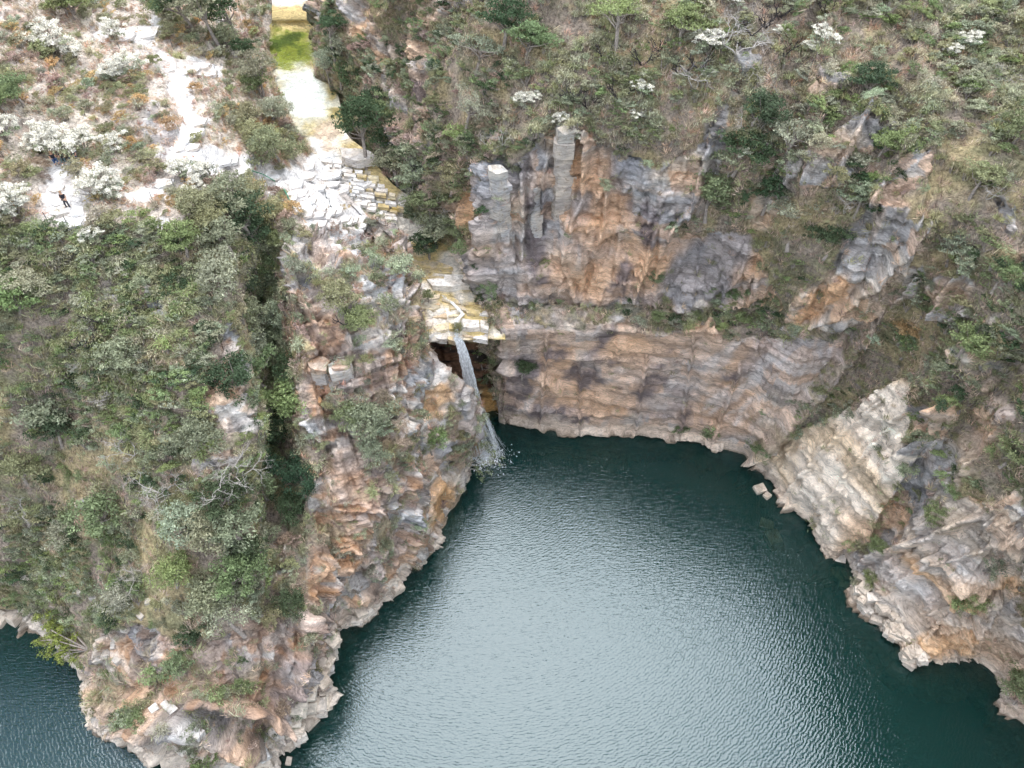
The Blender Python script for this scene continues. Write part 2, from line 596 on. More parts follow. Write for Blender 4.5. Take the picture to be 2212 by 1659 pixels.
def build_sheet(name, cols, flip, paint, step=3.4, label=None, ridges=None, grooves=(), bed_amp=None):
    global UV
    g = loft(cols, step)
    nu, nv = g.shape[:2]
    nrm = grid_normals(g, flip)
    uu = np.cumsum(np.r_[0, np.median(np.linalg.norm(np.diff(g, axis=0), axis=2), axis=1)])
    vv = np.cumsum(np.r_[0, np.median(np.linalg.norm(np.diff(g, axis=1), axis=2), axis=0)])
    UV = np.stack(np.meshgrid(uu, vv, indexing='ij'), -1).reshape(-1, 2)
    p = g.reshape(-1, 3)
    nn = nrm.reshape(-1, 3)
    px, py, dep = project(p)
    wx = px + 14 * fbm(p, 0.5, 3, 101) + 6 * fbm(p, 2.0, 2, 103)
    wy = py + 14 * fbm(p, 0.5, 3, 111) + 6 * fbm(p, 2.0, 2, 113)
    col, rock, veg, amp = paint(p, nn, px, py, wx, wy)
    nz = nn[:, 2]
    # broad relief everywhere, broken blocks on rock
    d = 0.55 * fbm(p, 0.16, 3, 5) * (1 - 0.3 * rock)
    d += 0.22 * fbm(p, 0.7, 3, 15) * (1 - 0.5 * rock)
    br = 2.0 * block_disp(p, 4.6, 3.4, 31, 0.16) + 1.15 * block_disp(p, 1.7, 1.15, 41, 0.15) + 0.42 * block_disp(p, 0.8, 0.45, 51, 0.15)
    br += 0.05 * fbm(p, (0.7, 0.7, 5.0), 3, 61)
    d += amp * rock * br
    beds = strata_disp(p, 0.62, 131)
    d += bed_amp(px, py) * rock * (beds + 0.5 * strata_disp(p, 0.24, 137)) if bed_amp else 0
    if ridges is not None:
        A, fr, tall = ridges(p, px, py)
        q3 = np.stack([UV[:, 0] * fr, UV[:, 1] * 0.035, np.zeros(len(p))], 1) + 0.35 * np.stack([fbm(p, 0.12, 3, 71), fbm(p, 0.12, 3, 72), 0 * px], 1)
        r = np.abs(vnoise(q3, 73)) ** 0.6 - 0.5
        d += A * r
        d += tall * rock * (block_disp(p, 1.5, 7.0, 81, 0.12) + 0.6 * block_disp(p, 0.8, 4.0, 91, 0.12))
    for pts, wd, depth in grooves:
        e = near_line(pts, px + 5 * fbm(p, 0.6, 2, 121), py + 5 * fbm(p, 0.6, 2, 122))
        d -= depth * (1 - sstep(wd * 0.4, wd, e))
    q = p + nn * d[:, None]
    # level steps on flat bedrock
    me = bpy.data.meshes.new(name)
    idx = np.arange(nu * nv).reshape(nu, nv)
    f = np.stack([idx[:-1, :-1], idx[1:, :-1], idx[1:, 1:], idx[:-1, 1:]], -1).reshape(-1, 4)
    if flip:
        f = f[:, ::-1]
    me.vertices.add(len(q))
    me.vertices.foreach_set('co', q.astype(np.float32).ravel())
    me.loops.add(f.size)
    me.loops.foreach_set('vertex_index', f.astype(np.int32).ravel())
    me.polygons.add(len(f))
    me.polygons.foreach_set('loop_start', np.arange(0, f.size, 4, dtype=np.int32))
    me.update(calc_edges=True)
    a = me.attributes.new('surface_colour', 'FLOAT_VECTOR', 'POINT')
    a.data.foreach_set('vector', np.clip(col, 0.01, 0.9).astype(np.float32).ravel())
    a = me.attributes.new('rockiness', 'FLOAT', 'POINT')
    a.data.foreach_set('value', rock.astype(np.float32))
    me.materials.append(M_TERRAIN)
    o = bpy.data.objects.new(name, me)
    ROOT.objects.link(o)
    o['kind'] = 'structure'
    if label:
        o['label'] = label
    # face data for scattering plants
    fq = q[f]
    c = fq.mean(1)
    fn = np.cross(fq[:, 2] - fq[:, 0], fq[:, 3] - fq[:, 1])
    ar = np.linalg.norm(fn, axis=1)
    fn = fn / np.maximum(ar[:, None], 1e-9)
    cx, cy, cd = project(c)
    SHEETS[name] = dict(c=c, n=fn, area=ar * 0.5, veg=veg[f].mean(1), rock=rock[f].mean(1), px=cx, py=cy, dep=cd, obj=o, q=q, nn=nn)
    print("sheet", name, nu, nv, nu * nv)
    return o

# ------------------------------------------------------------------ right side: gorge wall, back cliff, right hillside
def W(x, y, z):
    return (x, y, z)

def colR(b, lf, lb, m, t, s, u, o):
    pts = [P(*b), P(*lf), P(*lb), P(*m), P(*t), P(*s), P(*u), o]
    b0 = pts[0]
    foot = (b0[0] * 1.0, b0[1] - 0.6, b0[2] - 5.0)
    return [foot] + pts

R_COLS = [
    [(-29, 111.4, 20), (-29, 112, 25.5), (-27, 112, 31), (-26.5, 112.3, 31.5), (-25, 112, 36), (-22, 112, 40), (-16, 113, 43), (-8, 114, 46), (5, 116, 50)],
    colR((690, 130, 24.5), (728, 60, 29.5), (735, 50, 30), (790, -20, 35), (850, -90, 39), (930, -130, 41), (1000, -170, 43), W(0, 104, 50)),
    colR((770, 300, 22.5), (800, 180, 28), (805, 170, 28.5), (850, 60, 33), (900, -20, 37), (980, -60, 39.5), (1060, -120, 42), W(6, 94, 49)),
    colR((840, 400, 20.5), (860, 290, 26), (865, 280, 26.5), (900, 160, 31), (950, 60, 35.5), (1030, 0, 38.5), (1100, -60, 41), W(9, 90, 48)),
    colR((930, 500, 18.5), (930, 390, 24), (933, 380, 24.5), (965, 260, 29), (1010, 150, 34), (1090, 70, 37.5), (1150, -30, 41), W(12, 88, 48)),
    colR((1010, 590, 17.0), (1005, 500, 20.8), (1007, 490, 21.3), (1020, 400, 25.5), (1050, 300, 30), (1110, 170, 35), (1180, -10, 40.5), W(14, 87, 47)),
    colR((1066, 712, 14.0), (1066, 690, 14.8), (1060, 640, 15.8), (1045, 470, 23.8), (1058, 345, 29), (1125, 200, 34.3), (1205, -5, 40), W(16, 86, 47)),
    colR((1088, 907, 0), (1078, 715, 14.9), (1072, 650, 15.8), (1060, 490, 23.7), (1072, 345, 29.2), (1140, 200, 34.2), (1225, -5, 40), W(17, 86, 47)),
    colR((1160, 920, 0), (1170, 705, 15), (1170, 655, 15.8), (1170, 480, 24), (1190, 275, 32.5), (1260, 140, 36.5), (1320, -20, 41), W(22, 86, 47)),
    colR((1340, 935, 0), (1330, 705, 15.2), (1330, 660, 16), (1330, 500, 24), (1340, 310, 32), (1400, 170, 36.5), (1450, -20, 41.5), W(28, 86, 48)),
    colR((1500, 958, 0), (1480, 715, 15.6), (1480, 670, 16.4), (1490, 500, 25), (1520, 320, 32), (1560, 170, 37), (1600, -20, 42), W(34, 86, 49)),
    colR((1600, 982, 0), (1640, 740, 15.8), (1640, 690, 17), (1660, 540, 25), (1700, 370, 32), (1740, 200, 37), (1780, -20, 42), W(40, 84, 50)),
    colR((1618, 994, 0), (1720, 800, 14.8), (1770, 715, 18.5), (1850, 590, 25.5), (1900, 440, 31.8), (1930, 250, 36.5), (1960, -20, 42), W(47, 80, 50)),
    colR((1626, 1003, 0), (1735, 885, 8.6), (1845, 775, 15.6), (1925, 655, 23.2), (2010, 480, 31), (2050, 280, 36), (2080, -20, 42), W(52, 77, 50)),
    colR((1650, 1030, 0), (1830, 880, 12.8), (1945, 812, 18.5), (2020, 700, 24), (2110, 530, 31), (2140, 320, 36), (2160, -20, 42), W(56, 73, 50)),
    colR((1700, 1095, 0), (1880, 930, 13.0), (1985, 838, 18.9), (2100, 740, 25), (2190, 590, 31), (2230, 360, 36), (2260, -20, 42), W(60, 68, 50)),
    colR((1785, 1205, 0), (1885, 1110, 7.6), (1985, 980, 15.2), (2110, 880, 21), (2260, 700, 29), (2320, 420, 36), (2380, 0, 42), W(64, 60, 50)),
    colR((1800, 1225, 0), (1905, 1175, 4.8), (2010, 1060, 12.2), (2130, 930, 19), (2280, 750, 28), (2350, 480, 36), (2420, 80, 42), W(66, 56, 50)),
    colR((1870, 1330, 0), (1960, 1210, 6), (2060, 1090, 13), (2160, 985, 19), (2300, 820, 27), (2400, 560, 35), (2480, 200, 41), W(68, 50, 49)),
    colR((1960, 1445, 0), (2050, 1320, 5.8), (2130, 1200, 11.8), (2230, 1080, 18), (2340, 960, 24.5), (2450, 740, 33), (2560, 400, 40), W(70, 42, 48)),
    colR((2080, 1472, 0), (2140, 1380, 5), (2200, 1270, 10.5), (2270, 1180, 16), (2370, 1060, 23), (2500, 860, 31), (2620, 600, 38), W(71, 36, 47)),
    colR((2120, 1470, 0), (2180, 1420, 2.6), (2250, 1350, 6.5), (2320, 1260, 13), (2420, 1150, 20), (2550, 980, 28), (2680, 800, 35), W(72, 30, 45)),
    colR((2215, 1592, 0), (2260, 1535, 3), (2300, 1465, 7), (2380, 1380, 12), (2480, 1300, 18), (2620, 1180, 26), (2750, 1050, 33), W(73, 22, 42)),
    colR((2330, 1800, 0), (2380, 1740, 3), (2430, 1680, 7), (2500, 1600, 12), (2600, 1500, 18), (2750, 1400, 26), (2900, 1300, 32), W(72, 5, 40)),
]

LOWER_WALL = [(1080, 700), (1300, 702), (1640, 725), (1790, 730), (1860, 690), (1830, 760), (1720, 890), (1630, 1010), (1150, 960), (1075, 930)]
UPPER_CLIFF = [(1045, 655), (1040, 480), (1050, 345), (1085, 335), (1110, 370), (1170, 300), (1205, 255), (1260, 280), (1330, 330), (1420, 370), (1535, 285), (1545, 330), (1505, 440), (1455, 510), (1600, 495), (1650, 560), (1700, 655), (1400, 655), (1200, 655)]
WHITE_BLOCK = [(1945, 812), (1975, 845), (1958, 940), (1978, 1000), (1910, 1100), (1875, 1175), (1790, 1215), (1740, 1130), (1690, 1065), (1610, 1000), (1620, 975), (1720, 935), (1830, 880)]
LOWER_RIGHT = [(1790, 1215), (1880, 1180), (1990, 1120), (2090, 1075), (2225, 1100), (2225, 1440), (2130, 1490), (1950, 1470), (1840, 1330)]
RIBS = [
    [(1985, 455), (1995, 490), (1900, 600), (1790, 690), (1690, 720), (1700, 680), (1830, 590), (1930, 500)],
    [(1855, 240), (1880, 260), (1860, 330), (1800, 395), (1730, 390), (1740, 330), (1800, 300)],
    [(1760, 160), (1850, 150), (1790, 200), (1730, 230)],
    [(1880, 620), (1960, 600), (1930, 640), (1830, 720), (1780, 730)],
    [(2040, 590), (2080, 620), (2060, 680), (2000, 690)],
    [(1960, 860), (2040, 880), (2030, 960), (1980, 980)],
    [(1990, 980), (2110, 990), (2060, 1050), (1940, 1130), (1890, 1180), (1910, 1120)],
    [(780, 20), (810, 30), (850, 130), (830, 220), (800, 130)],
    [(880, 100), (930, 100), (950, 200), (925, 330), (880, 310), (890, 200)],
    [(840, 180), (870, 190), (880, 330), (850, 290)],
    [(970, 420), (1050, 400), (1050, 650), (1010, 600), (980, 520)],
    [(745, 0), (790, 0), (830, 120), (790, 110)],
    [(660, -20), (720, -20), (730, 50), (690, 60)],
    [(2150, 430), (2200, 440), (2190, 500), (2160, 500)],
    [(1600, 100), (1650, 120), (1640, 150), (1590, 140)],
    [(1830, 560), (1960, 470), (2010, 470), (1960, 560), (1830, 680), (1700, 730), (1680, 690)],
    [(1740, 740), (1880, 690), (1900, 710), (1780, 850), (1690, 900)],
    [(1870, 220), (1910, 250), (1880, 350), (1790, 420), (1715, 400), (1760, 320)],
    [(1950, 560), (2010, 570), (1960, 650), (1900, 690), (1890, 640)],
    [(2010, 600), (2090, 600), (2080, 690), (2000, 700)],
    [(1960, 330), (2010, 330), (1960, 430), (1910, 470), (1900, 430)],
    [(1990, 860), (2060, 880), (2060, 960), (1990, 990)],
    [(2120, 1080), (2225, 1060), (2225, 1130), (2120, 1140)],
    [(1540, 290), (1580, 300), (1540, 400), (1500, 440)],
    [(1700, 730), (1800, 735), (1700, 880), (1620, 1000), (1590, 990), (1650, 860)],
]

def base_rock(p):
    n1 = fbm(p, (0.18, 0.18, 0.30), 4, 201)
    n2 = fbm(p, (0.35, 0.35, 1.3), 4, 211)
    n3 = fbm(p, (0.12, 0.12, 0.2), 3, 221)
    col = np.repeat(GREY[None], len(p), 0)
    col = lerp(col, PALE, sstep(-0.25, 0.4, n1))
    st = fbm(p, (0.8, 0.8, 0.09), 3, 231)
    col = lerp(col, np.array([0.20, 0.18, 0.19]), 0.55 * sstep(0.22, 0.6, st))
    col = lerp(col, np.array([0.70, 0.50, 0.38]), 0.45 * sstep(0.15, 0.55, -st))
    col = lerp(col, MAUVE, 0.6 * sstep(0.1, 0.6, n3))
    col = col * (1 + 0.28 * n2)[:, None]
    b1, b2 = block_disp(p, 3.2, 1.25, 241, 0.12), block_disp(p, 1.25, 0.62, 251, 0.12)
    col = lerp(col, np.array([0.66, 0.42, 0.27]), 0.6 * sstep(0.2, 0.3, b1))
    col = lerp(col, np.array([0.60, 0.58, 0.57]), 0.55 * sstep(0.25, 0.33, -b1))
    col = col * (1 + 0.42 * b2 + 0.25 * b1)[:, None]
    bed = strata_disp(p, 0.62, 131)
    col = lerp(col, np.array([0.74, 0.60, 0.50]), 0.55 * sstep(0.12, 0.42, bed))
    col = col * (1 + 0.30 * strata_disp(p, 0.24, 137))[:, None]
    return col, n1, n2, n3

def paint_right(p, nn, px, py, wx, wy):
    rock = np.zeros(len(p))
    for poly in (LOWER_WALL, UPPER_CLIFF, WHITE_BLOCK, LOWER_RIGHT):
        rock = np.maximum(rock, inside(poly, wx, wy) * 1.0)
    for poly in RIBS:
        rock = np.maximum(rock, inside(poly, wx, wy) * 0.9)
    # random small outcrops on the hillside
    rib = vnoise(np.stack([UV[:, 0] * 0.28, UV[:, 1] * 0.06, np.zeros(len(p))], 1) + 0.3 * np.stack([fbm(p, 0.2, 2, 311), fbm(p, 0.2, 2, 312), 0 * px], 1), 313)
    out = 0.62 * rib + 0.55 * fbm(p, (0.22, 0.22, 0.16), 4, 301)
    rock = np.maximum(rock, 0.85 * sstep(0.24, 0.36, out) * (px > 1100) * (py > 150))
    rock = np.maximum(rock, 0.85 * sstep(0.05, 0.25, out) * (px <= 1100))
    # grassy ledge between the two cliffs and tufted cracks
    ledge = near_line([(1060, 655), (1170, 675), (1330, 678), (1480, 690), (1640, 708), (1760, 712), (1880, 700)], wx, wy)
    rock = np.where((ledge < 13) & (px > 1060), 0.25, rock)
    crack = near_line([(1510, 440), (1470, 510)], wx, wy)
    rock = np.where(crack < 14, 0.35, rock)
    gul = near_line([(1885, 700), (1800, 780), (1720, 880), (1640, 960)], wx, wy)
    rock = np.where(gul < 10, 0.35, rock)
    low = (p[:, 2] < 2.2)
    rock = np.where(low, 1.0, rock)
    col, n1, n2, n3 = base_rock(p)
    # ochre and orange washes where the photo shows bare orange rock
    om = np.zeros(len(p))
    for b in [(1300, 440, 70, 130, 0), (1245, 420, 60, 110, 0), (1400, 570, 130, 70, -10), (1560, 570, 110, 70, -20), (1300, 610, 80, 45, 0), (1420, 760, 170, 45, 0), (1530, 745, 120, 45, 10),
              (1280, 850, 150, 50, 0), (1560, 890, 110, 60, -20), (1200, 800, 60, 90, 0), (1780, 640, 100, 22, -40), (2040, 640, 50, 40, 0), (1900, 1130, 80, 40, -25), (2080, 1290, 130, 60, -20),
              (2150, 1400, 90, 50, -10), (2050, 1370, 60, 60, 0), (800, 150, 18, 70, 15), (790, 60, 14, 60, 15), (1000, 480, 40, 90, 0), (1650, 650, 70, 40, 0), (2080, 230, 80, 25, -50)]:
        om = np.maximum(om, blob(*b, wx, wy))
    col = lerp(col, ORANGE, np.clip(om * (0.72 + 0.45 * n1) + 0.30 * sstep(0.15, 0.55, n1), 0, 0.95))
    # white quarry-fresh face
    wb = inside(WHITE_BLOCK, wx, wy)
    cream = np.array([0.78, 0.60, 0.42])
    wcol = lerp(lerp(np.repeat(np.array([[0.86, 0.74, 0.62]]), len(p), 0), cream, sstep(-0.2, 0.5, n1)), np.array([0.70, 0.42, 0.22]), 0.6 * sstep(0.1, 0.6, n3))
    col = np.where(wb[:, None], wcol * (1 + 0.15 * n2)[:, None], col)
    lwm = inside(LOWER_WALL, wx, wy)
    col = np.where(lwm[:, None], lerp(col, np.array([0.70, 0.52, 0.41]), 0.36 + 0.22 * np.clip(n2, -1, 1)), col)
    col = np.where((inside(UPPER_CLIFF, wx, wy) & (py > 520))[:, None], lerp(col, np.array([0.70, 0.46, 0.31]), 0.35 + 0.3 * np.clip(n1, -1, 1)), col)
    lr = inside(LOWER_RIGHT, wx, wy)
    col = np.where(lr[:, None], lerp(lerp(lerp(col, np.array([0.68, 0.55, 0.42]), 0.5 + 0.3 * np.clip(n2, -1, 1)), np.array([0.72, 0.44, 0.24]), 0.75 * sstep(0.05, 0.4, n1)), np.array([0.64, 0.62, 0.62]), 0.5 * sstep(0.15, 0.5, n3)), col)
    # dark water stains on the lower wall, more dark patches on cliffs, gullies and overhang
    dk = np.zeros(len(p))
    dn, dn2 = fbm(p, 0.5, 4, 371), fbm(p, 0.6, 4, 372)
    for b in [(1310, 735, 26, 55, 20), (1455, 775, 42, 20, 10), (1580, 850, 60, 34, -50), (1480, 790, 40, 16, 0), (1260, 810, 40, 40, 0), (1200, 760, 30, 26, 0), (1400, 830, 26, 40, 30), (1345, 800, 20, 40, 10),
              (1500, 900, 40, 22, -30), (1640, 800, 30, 40, -50), (1130, 820, 46, 70, 0), (1120, 890, 50, 30, 0), (1230, 900, 60, 18, 0), (1340, 600, 30, 60, 10), (1170, 560, 40, 70, 0), (1160, 480, 40, 60, 0),
              (900, 220, 24, 80, 0), (1820, 770, 70, 20, -45), (1900, 680, 30, 14, -45), (1850, 1190, 40, 20, -30), (1400, 480, 50, 60, 0)]:
        dk = np.maximum(dk, blob(*b, wx + 26 * dn, wy + 14 * dn2))
    sk = np.stack([p[:, 0] - 0.55 * p[:, 2], p[:, 1], p[:, 2]], 1)
    streak = fbm(sk, (0.5, 0.5, 0.13), 4, 331)
    dk = np.clip(dk * sstep(-0.45, 0.25, streak + 0.5 * n2) * 0.9, 0, 0.9)
    lw = inside(LOWER_WALL, wx, wy) * 1.0
    dk = np.maximum(dk, 0.5 * lw * sstep(0.3, 0.65, streak))
    col = lerp(col, lerp(np.repeat(DARK[None], len(p), 0), MAUVE, 0.35 + 0 * n1), dk)
    wh = lw * sstep(0.25, 0.6, -streak) * 0.45 * sstep(-0.2, 0.3, n3)
    col = lerp(col, np.array([0.72, 0.70, 0.70]), wh)
    gr = inside(UPPER_CLIFF, wx, wy) * sstep(0.0, 0.5, fbm(p, (0.15, 0.15, 0.1), 3, 341)) * 0.8
    col = lerp(col, np.array([0.30, 0.30, 0.32]), gr)
    # bleached band at the waterline
    band = 1 - sstep(0.9, 1.8, p[:, 2] + 0.5 * n1)
    col = lerp(col, np.array([0.62, 0.50, 0.40]), 0.75 * band * (p[:, 2] > -0.5))
    wet = 1 - sstep(0.0, 0.35, p[:, 2])
    col = lerp(col, np.array([0.17, 0.12, 0.08]), 0.8 * wet)
    # soil and litter under plants
    g1 = fbm(p, 0.35, 4, 351)
    soil = lerp(lerp(np.repeat(SOIL[None], len(p), 0), STRAW, sstep(-0.2, 0.5, g1)), TURF, 0.7 * sstep(0.0, 0.6, fbm(p, 0.5, 3, 361)))
    col = lerp(soil, col, rock)
    veg = 1 - rock
    amp = np.where(wb, 0.22, 0.85)
    amp = np.where(inside(LOWER_WALL, px, py), 0.2, amp)
    amp = np.where(inside(UPPER_CLIFF, px, py), 0.6, amp)
    return col, rock, veg, amp

# ------------------------------------------------------------------ left side: plateau, hillside, rock promontory
def colL(*pts):
    q = [P(*t) if len(t) == 3 else t[:3] for t in pts]
    b0 = q[0]
    return [(b0[0], b0[1] - 0.8, -5.0)] + q

def Wd(x, y, z):
    return (x, y, z, 0)

L_COLS = [
    colL((-900, 1345, 0), (-900, 1260, 6), (-900, 1100, 16), (-900, 900, 26), (-900, 700, 34), (-900, 520, 40), (-900, 300, 44), (-700, 0, 48), Wd(-130, 112, 52)),
    colL((-220, 1345, 0), (-220, 1260, 4), (-220, 1100, 11), (-230, 900, 19), (-240, 700, 26), (-250, 520, 32), (-260, 300, 37), (-200, 0, 40), Wd(-72, 110, 44)),
    colL((-20, 1345, 0), (-20, 1270, 4), (-20, 1090, 11.5), (-20, 900, 19), (-20, 700, 26), (-20, 490, 31), (-20, 250, 34), (0, -20, 36), Wd(-62, 110, 40)),
    colL((75, 1345, 0), (80, 1275, 4.0), (90, 1090, 11.8), (90, 900, 19), (90, 690, 26), (100, 500, 30.6), (110, 250, 32.5), (130, -20, 33.5), Wd(-55, 112, 37)),
    colL((160, 1480, 0), (170, 1375, 5.0), (190, 1130, 13.0), (200, 900, 20), (210, 690, 26), (220, 500, 30), (240, 250, 31), (270, -20, 31.5), Wd(-48, 112, 34)),
    colL((230, 1585, 0), (250, 1450, 6.2), (290, 1170, 14), (300, 920, 20.3), (310, 700, 25.5), (330, 490, 29.5), (350, 250, 30.3), (380, -20, 30), Wd(-42, 114, 32)),
    colL((350, 1645, 0), (360, 1500, 6.8), (380, 1200, 14.6), (390, 930, 20.8), (400, 700, 25.7), (420, 480, 28.5), (440, 250, 29.5), (470, -20, 28), Wd(-38, 115, 29)),
    colL((460, 1690, 0), (460, 1540, 6.8), (460, 1230, 14.4), (470, 950, 20.8), (490, 690, 25.2), (500, 480, 27.5), (500, 260, 27.5), (545, -20, 26.3), Wd(-34, 115, 27)),
    colL((530, 1690, 0), (530, 1550, 6.6), (535, 1250, 13.6), (545, 945, 19.8), (525, 690, 24.0), (540, 480, 26.6), (540, 270, 26.6), (565, -20, 25.8), Wd(-32, 115, 26.4)),
    # the wooded cleft
    colL((560, 1685, 0), (565, 1545, 6.0), (580, 1260, 11.0), (580, 960, 13.2), (565, 700, 17.5), (585, 500, 23.8), (565, 280, 25.6), (578, -20, 25.4), Wd(-31, 115, 26)),
    colL((585, 1670, 0), (595, 1540, 5.4), (620, 1250, 10.2), (625, 985, 13.4), (600, 720, 18.5), (612, 520, 24.4), (590, 290, 25.1), (585, 40, 25.2), Wd(-30, 114, 25.8)),
    colL((612, 1650, 0), (630, 1540, 4.0), (660, 1250, 10.2), (655, 985, 16.0), (640, 740, 22.3), (630, 568, 26.2), (630, 420, 25.2), (600, 150, 24.9), Wd(-29.5, 113, 25.6)),
    colL((690, 1535, 0), (688, 1440, 2.6), (710, 1220, 9.0), (720, 1000, 15.2), (730, 740, 21.8), (725, 580, 24.8), (700, 450, 23.4), (622, 260, 24.5), Wd(-29, 112, 25.4)),
    colL((730, 1405, 0), (735, 1325, 3.3), (770, 1170, 9.6), (790, 1000, 14.8), (805, 740, 21.2), (800, 600, 23.8), (790, 480, 21.4), (660, 350, 23.2), Wd(-28.5, 108, 24.8)),
    colL((835, 1308, 0), (832, 1240, 3.9), (850, 1120, 9.2), (858, 960, 14.8), (862, 760, 20.2), (855, 620, 23.0), (846, 525, 20.8), (770, 440, 20.8), Wd(-24, 92, 23.9)),
    colL((885, 1248, 0), (885, 1180, 4.0), (890, 1080, 8.6), (893, 940, 14.2), (893, 760, 19.6), (886, 640, 22.0), (872, 555, 22.0), (850, 500, 18.6), Wd(-19, 80, 22.0)),
]
# the plateau's right edge follows the stream's left bank
BANK = {
    7: [(505, -20, 26.9), (498, -35, 27), (492, -50, 27), (486, -60, 27.1), (480, -70, 27.2)],
    8: [(520, 20, 26.6), (512, 0, 26.7), (506, -20, 26.8), (502, -45, 27), (500, -70, 27.1)],
    9: [(535, 60, 26.2), (528, 30, 26.4), (520, 0, 26.6), (515, -35, 26.8), (512, -70, 27)],
    10: [(548, 100, 25.7), (540, 65, 25.9), (532, 30, 26.2), (526, -20, 26.6), (524, -70, 26.9)],
    11: [(562, 140, 25.2), (552, 100, 25.4), (545, 60, 25.7), (540, 0, 26.2), (536, -70, 26.8)],
    12: [(590, 200, 24.8), (572, 145, 25.0), (558, 95, 25.2), (550, 20, 25.9), (546, -70, 26.7)],
    13: [(612, 250, 24.6), (590, 185, 24.8), (566, 120, 24.9), (560, 40, 25.6), (556, -70, 26.6)],
    14: [(640, 330, 23.6), (606, 235, 24.6), (580, 150, 24.7), (568, 60, 25.2), (566, -70, 26.5)],
    15: [(745, 432, 21.2), (628, 320, 23.9), (597, 205, 24.4), (574, 90, 24.5), (578, -70, 26.4)],
}
for i, c in enumerate(L_COLS):
    far = c.pop()
    if i == 15:
        c[-1] = P(815, 488, 19.6)
        c += [P(*t) for t in BANK[15]][1:]
    elif i in BANK:
        c.pop()
        c += [P(*BANK[i][0])] + [P(*t) for t in BANK[i][1:]]
    else:
        z = c[-1]
        c += [tuple(z[k] + (far[k] - z[k]) * f for k in range(3)) for f in (0.2, 0.4, 0.6, 0.8)]
    L = c[-1]
    c.append((L[0] * 1.2 - 2, L[1] + 25, L[2] + 1.5))
_e = L_COLS[-1]
L_COLS.append([(x + 0.55, y + 0.35, z - (3.2 if i < 8 else 0.8)) for i, (x, y, z) in enumerate(_e)])
L_COLS.append([(x + 0.9, y + 0.9, -3.0 if i < 7 else (13.0 if i < 8 else z - 3)) for i, (x, y, z) in enumerate(_e)])

PROMONTORY = [(600, 565), (640, 552), (690, 500), (760, 470), (850, 475), (885, 590), (898, 760), (960, 760), (960, 1235), (830, 1330), (720, 1420), (690, 1550), (610, 1665), (600, 1500), (660, 1330), (688, 1230), (690, 1150), (660, 1085), (705, 985), (660, 900), (640, 810), (690, 760), (655, 700), (630, 640)]
OUTCROP = [(440, 860), (470, 760), (490, 690), (515, 700), (532, 800), (556, 935), (500, 942), (440, 905)]
CORNER = [(150, 1460), (215, 1370), (330, 1350), (430, 1400), (560, 1330), (600, 1250), (640, 1170), (690, 1180), (690, 1400), (620, 1660), (400, 1690), (220, 1590)]
PATHS = [([(330, 60), (300, 85), (345, 130), (390, 165), (398, 230), (428, 268), (395, 320), (380, 355), (460, 340), (550, 352)], 17), ([(215, 70), (260, 75), (320, 70)], 14), ([(420, 145), (470, 150)], 16),
         ([(590, 378), (660, 410), (650, 450), (700, 480)], 22), ([(290, 425), (400, 385), (480, 350), (550, 352)], 14), ([(120, 375), (135, 410), (160, 450)], 20), ([(100, 470), (170, 478), (215, 480)], 15),
         ([(330, 500), (345, 480)], 10), ([(355, 160), (330, 110)], 10)]
BENCH = [(640, 340), (740, 325), (800, 370), (860, 470), (800, 480), (730, 500), (650, 470), (610, 410)]
PERSON_BENCH = [(95, 400), (150, 378), (185, 430), (205, 470), (150, 505), (100, 485)]

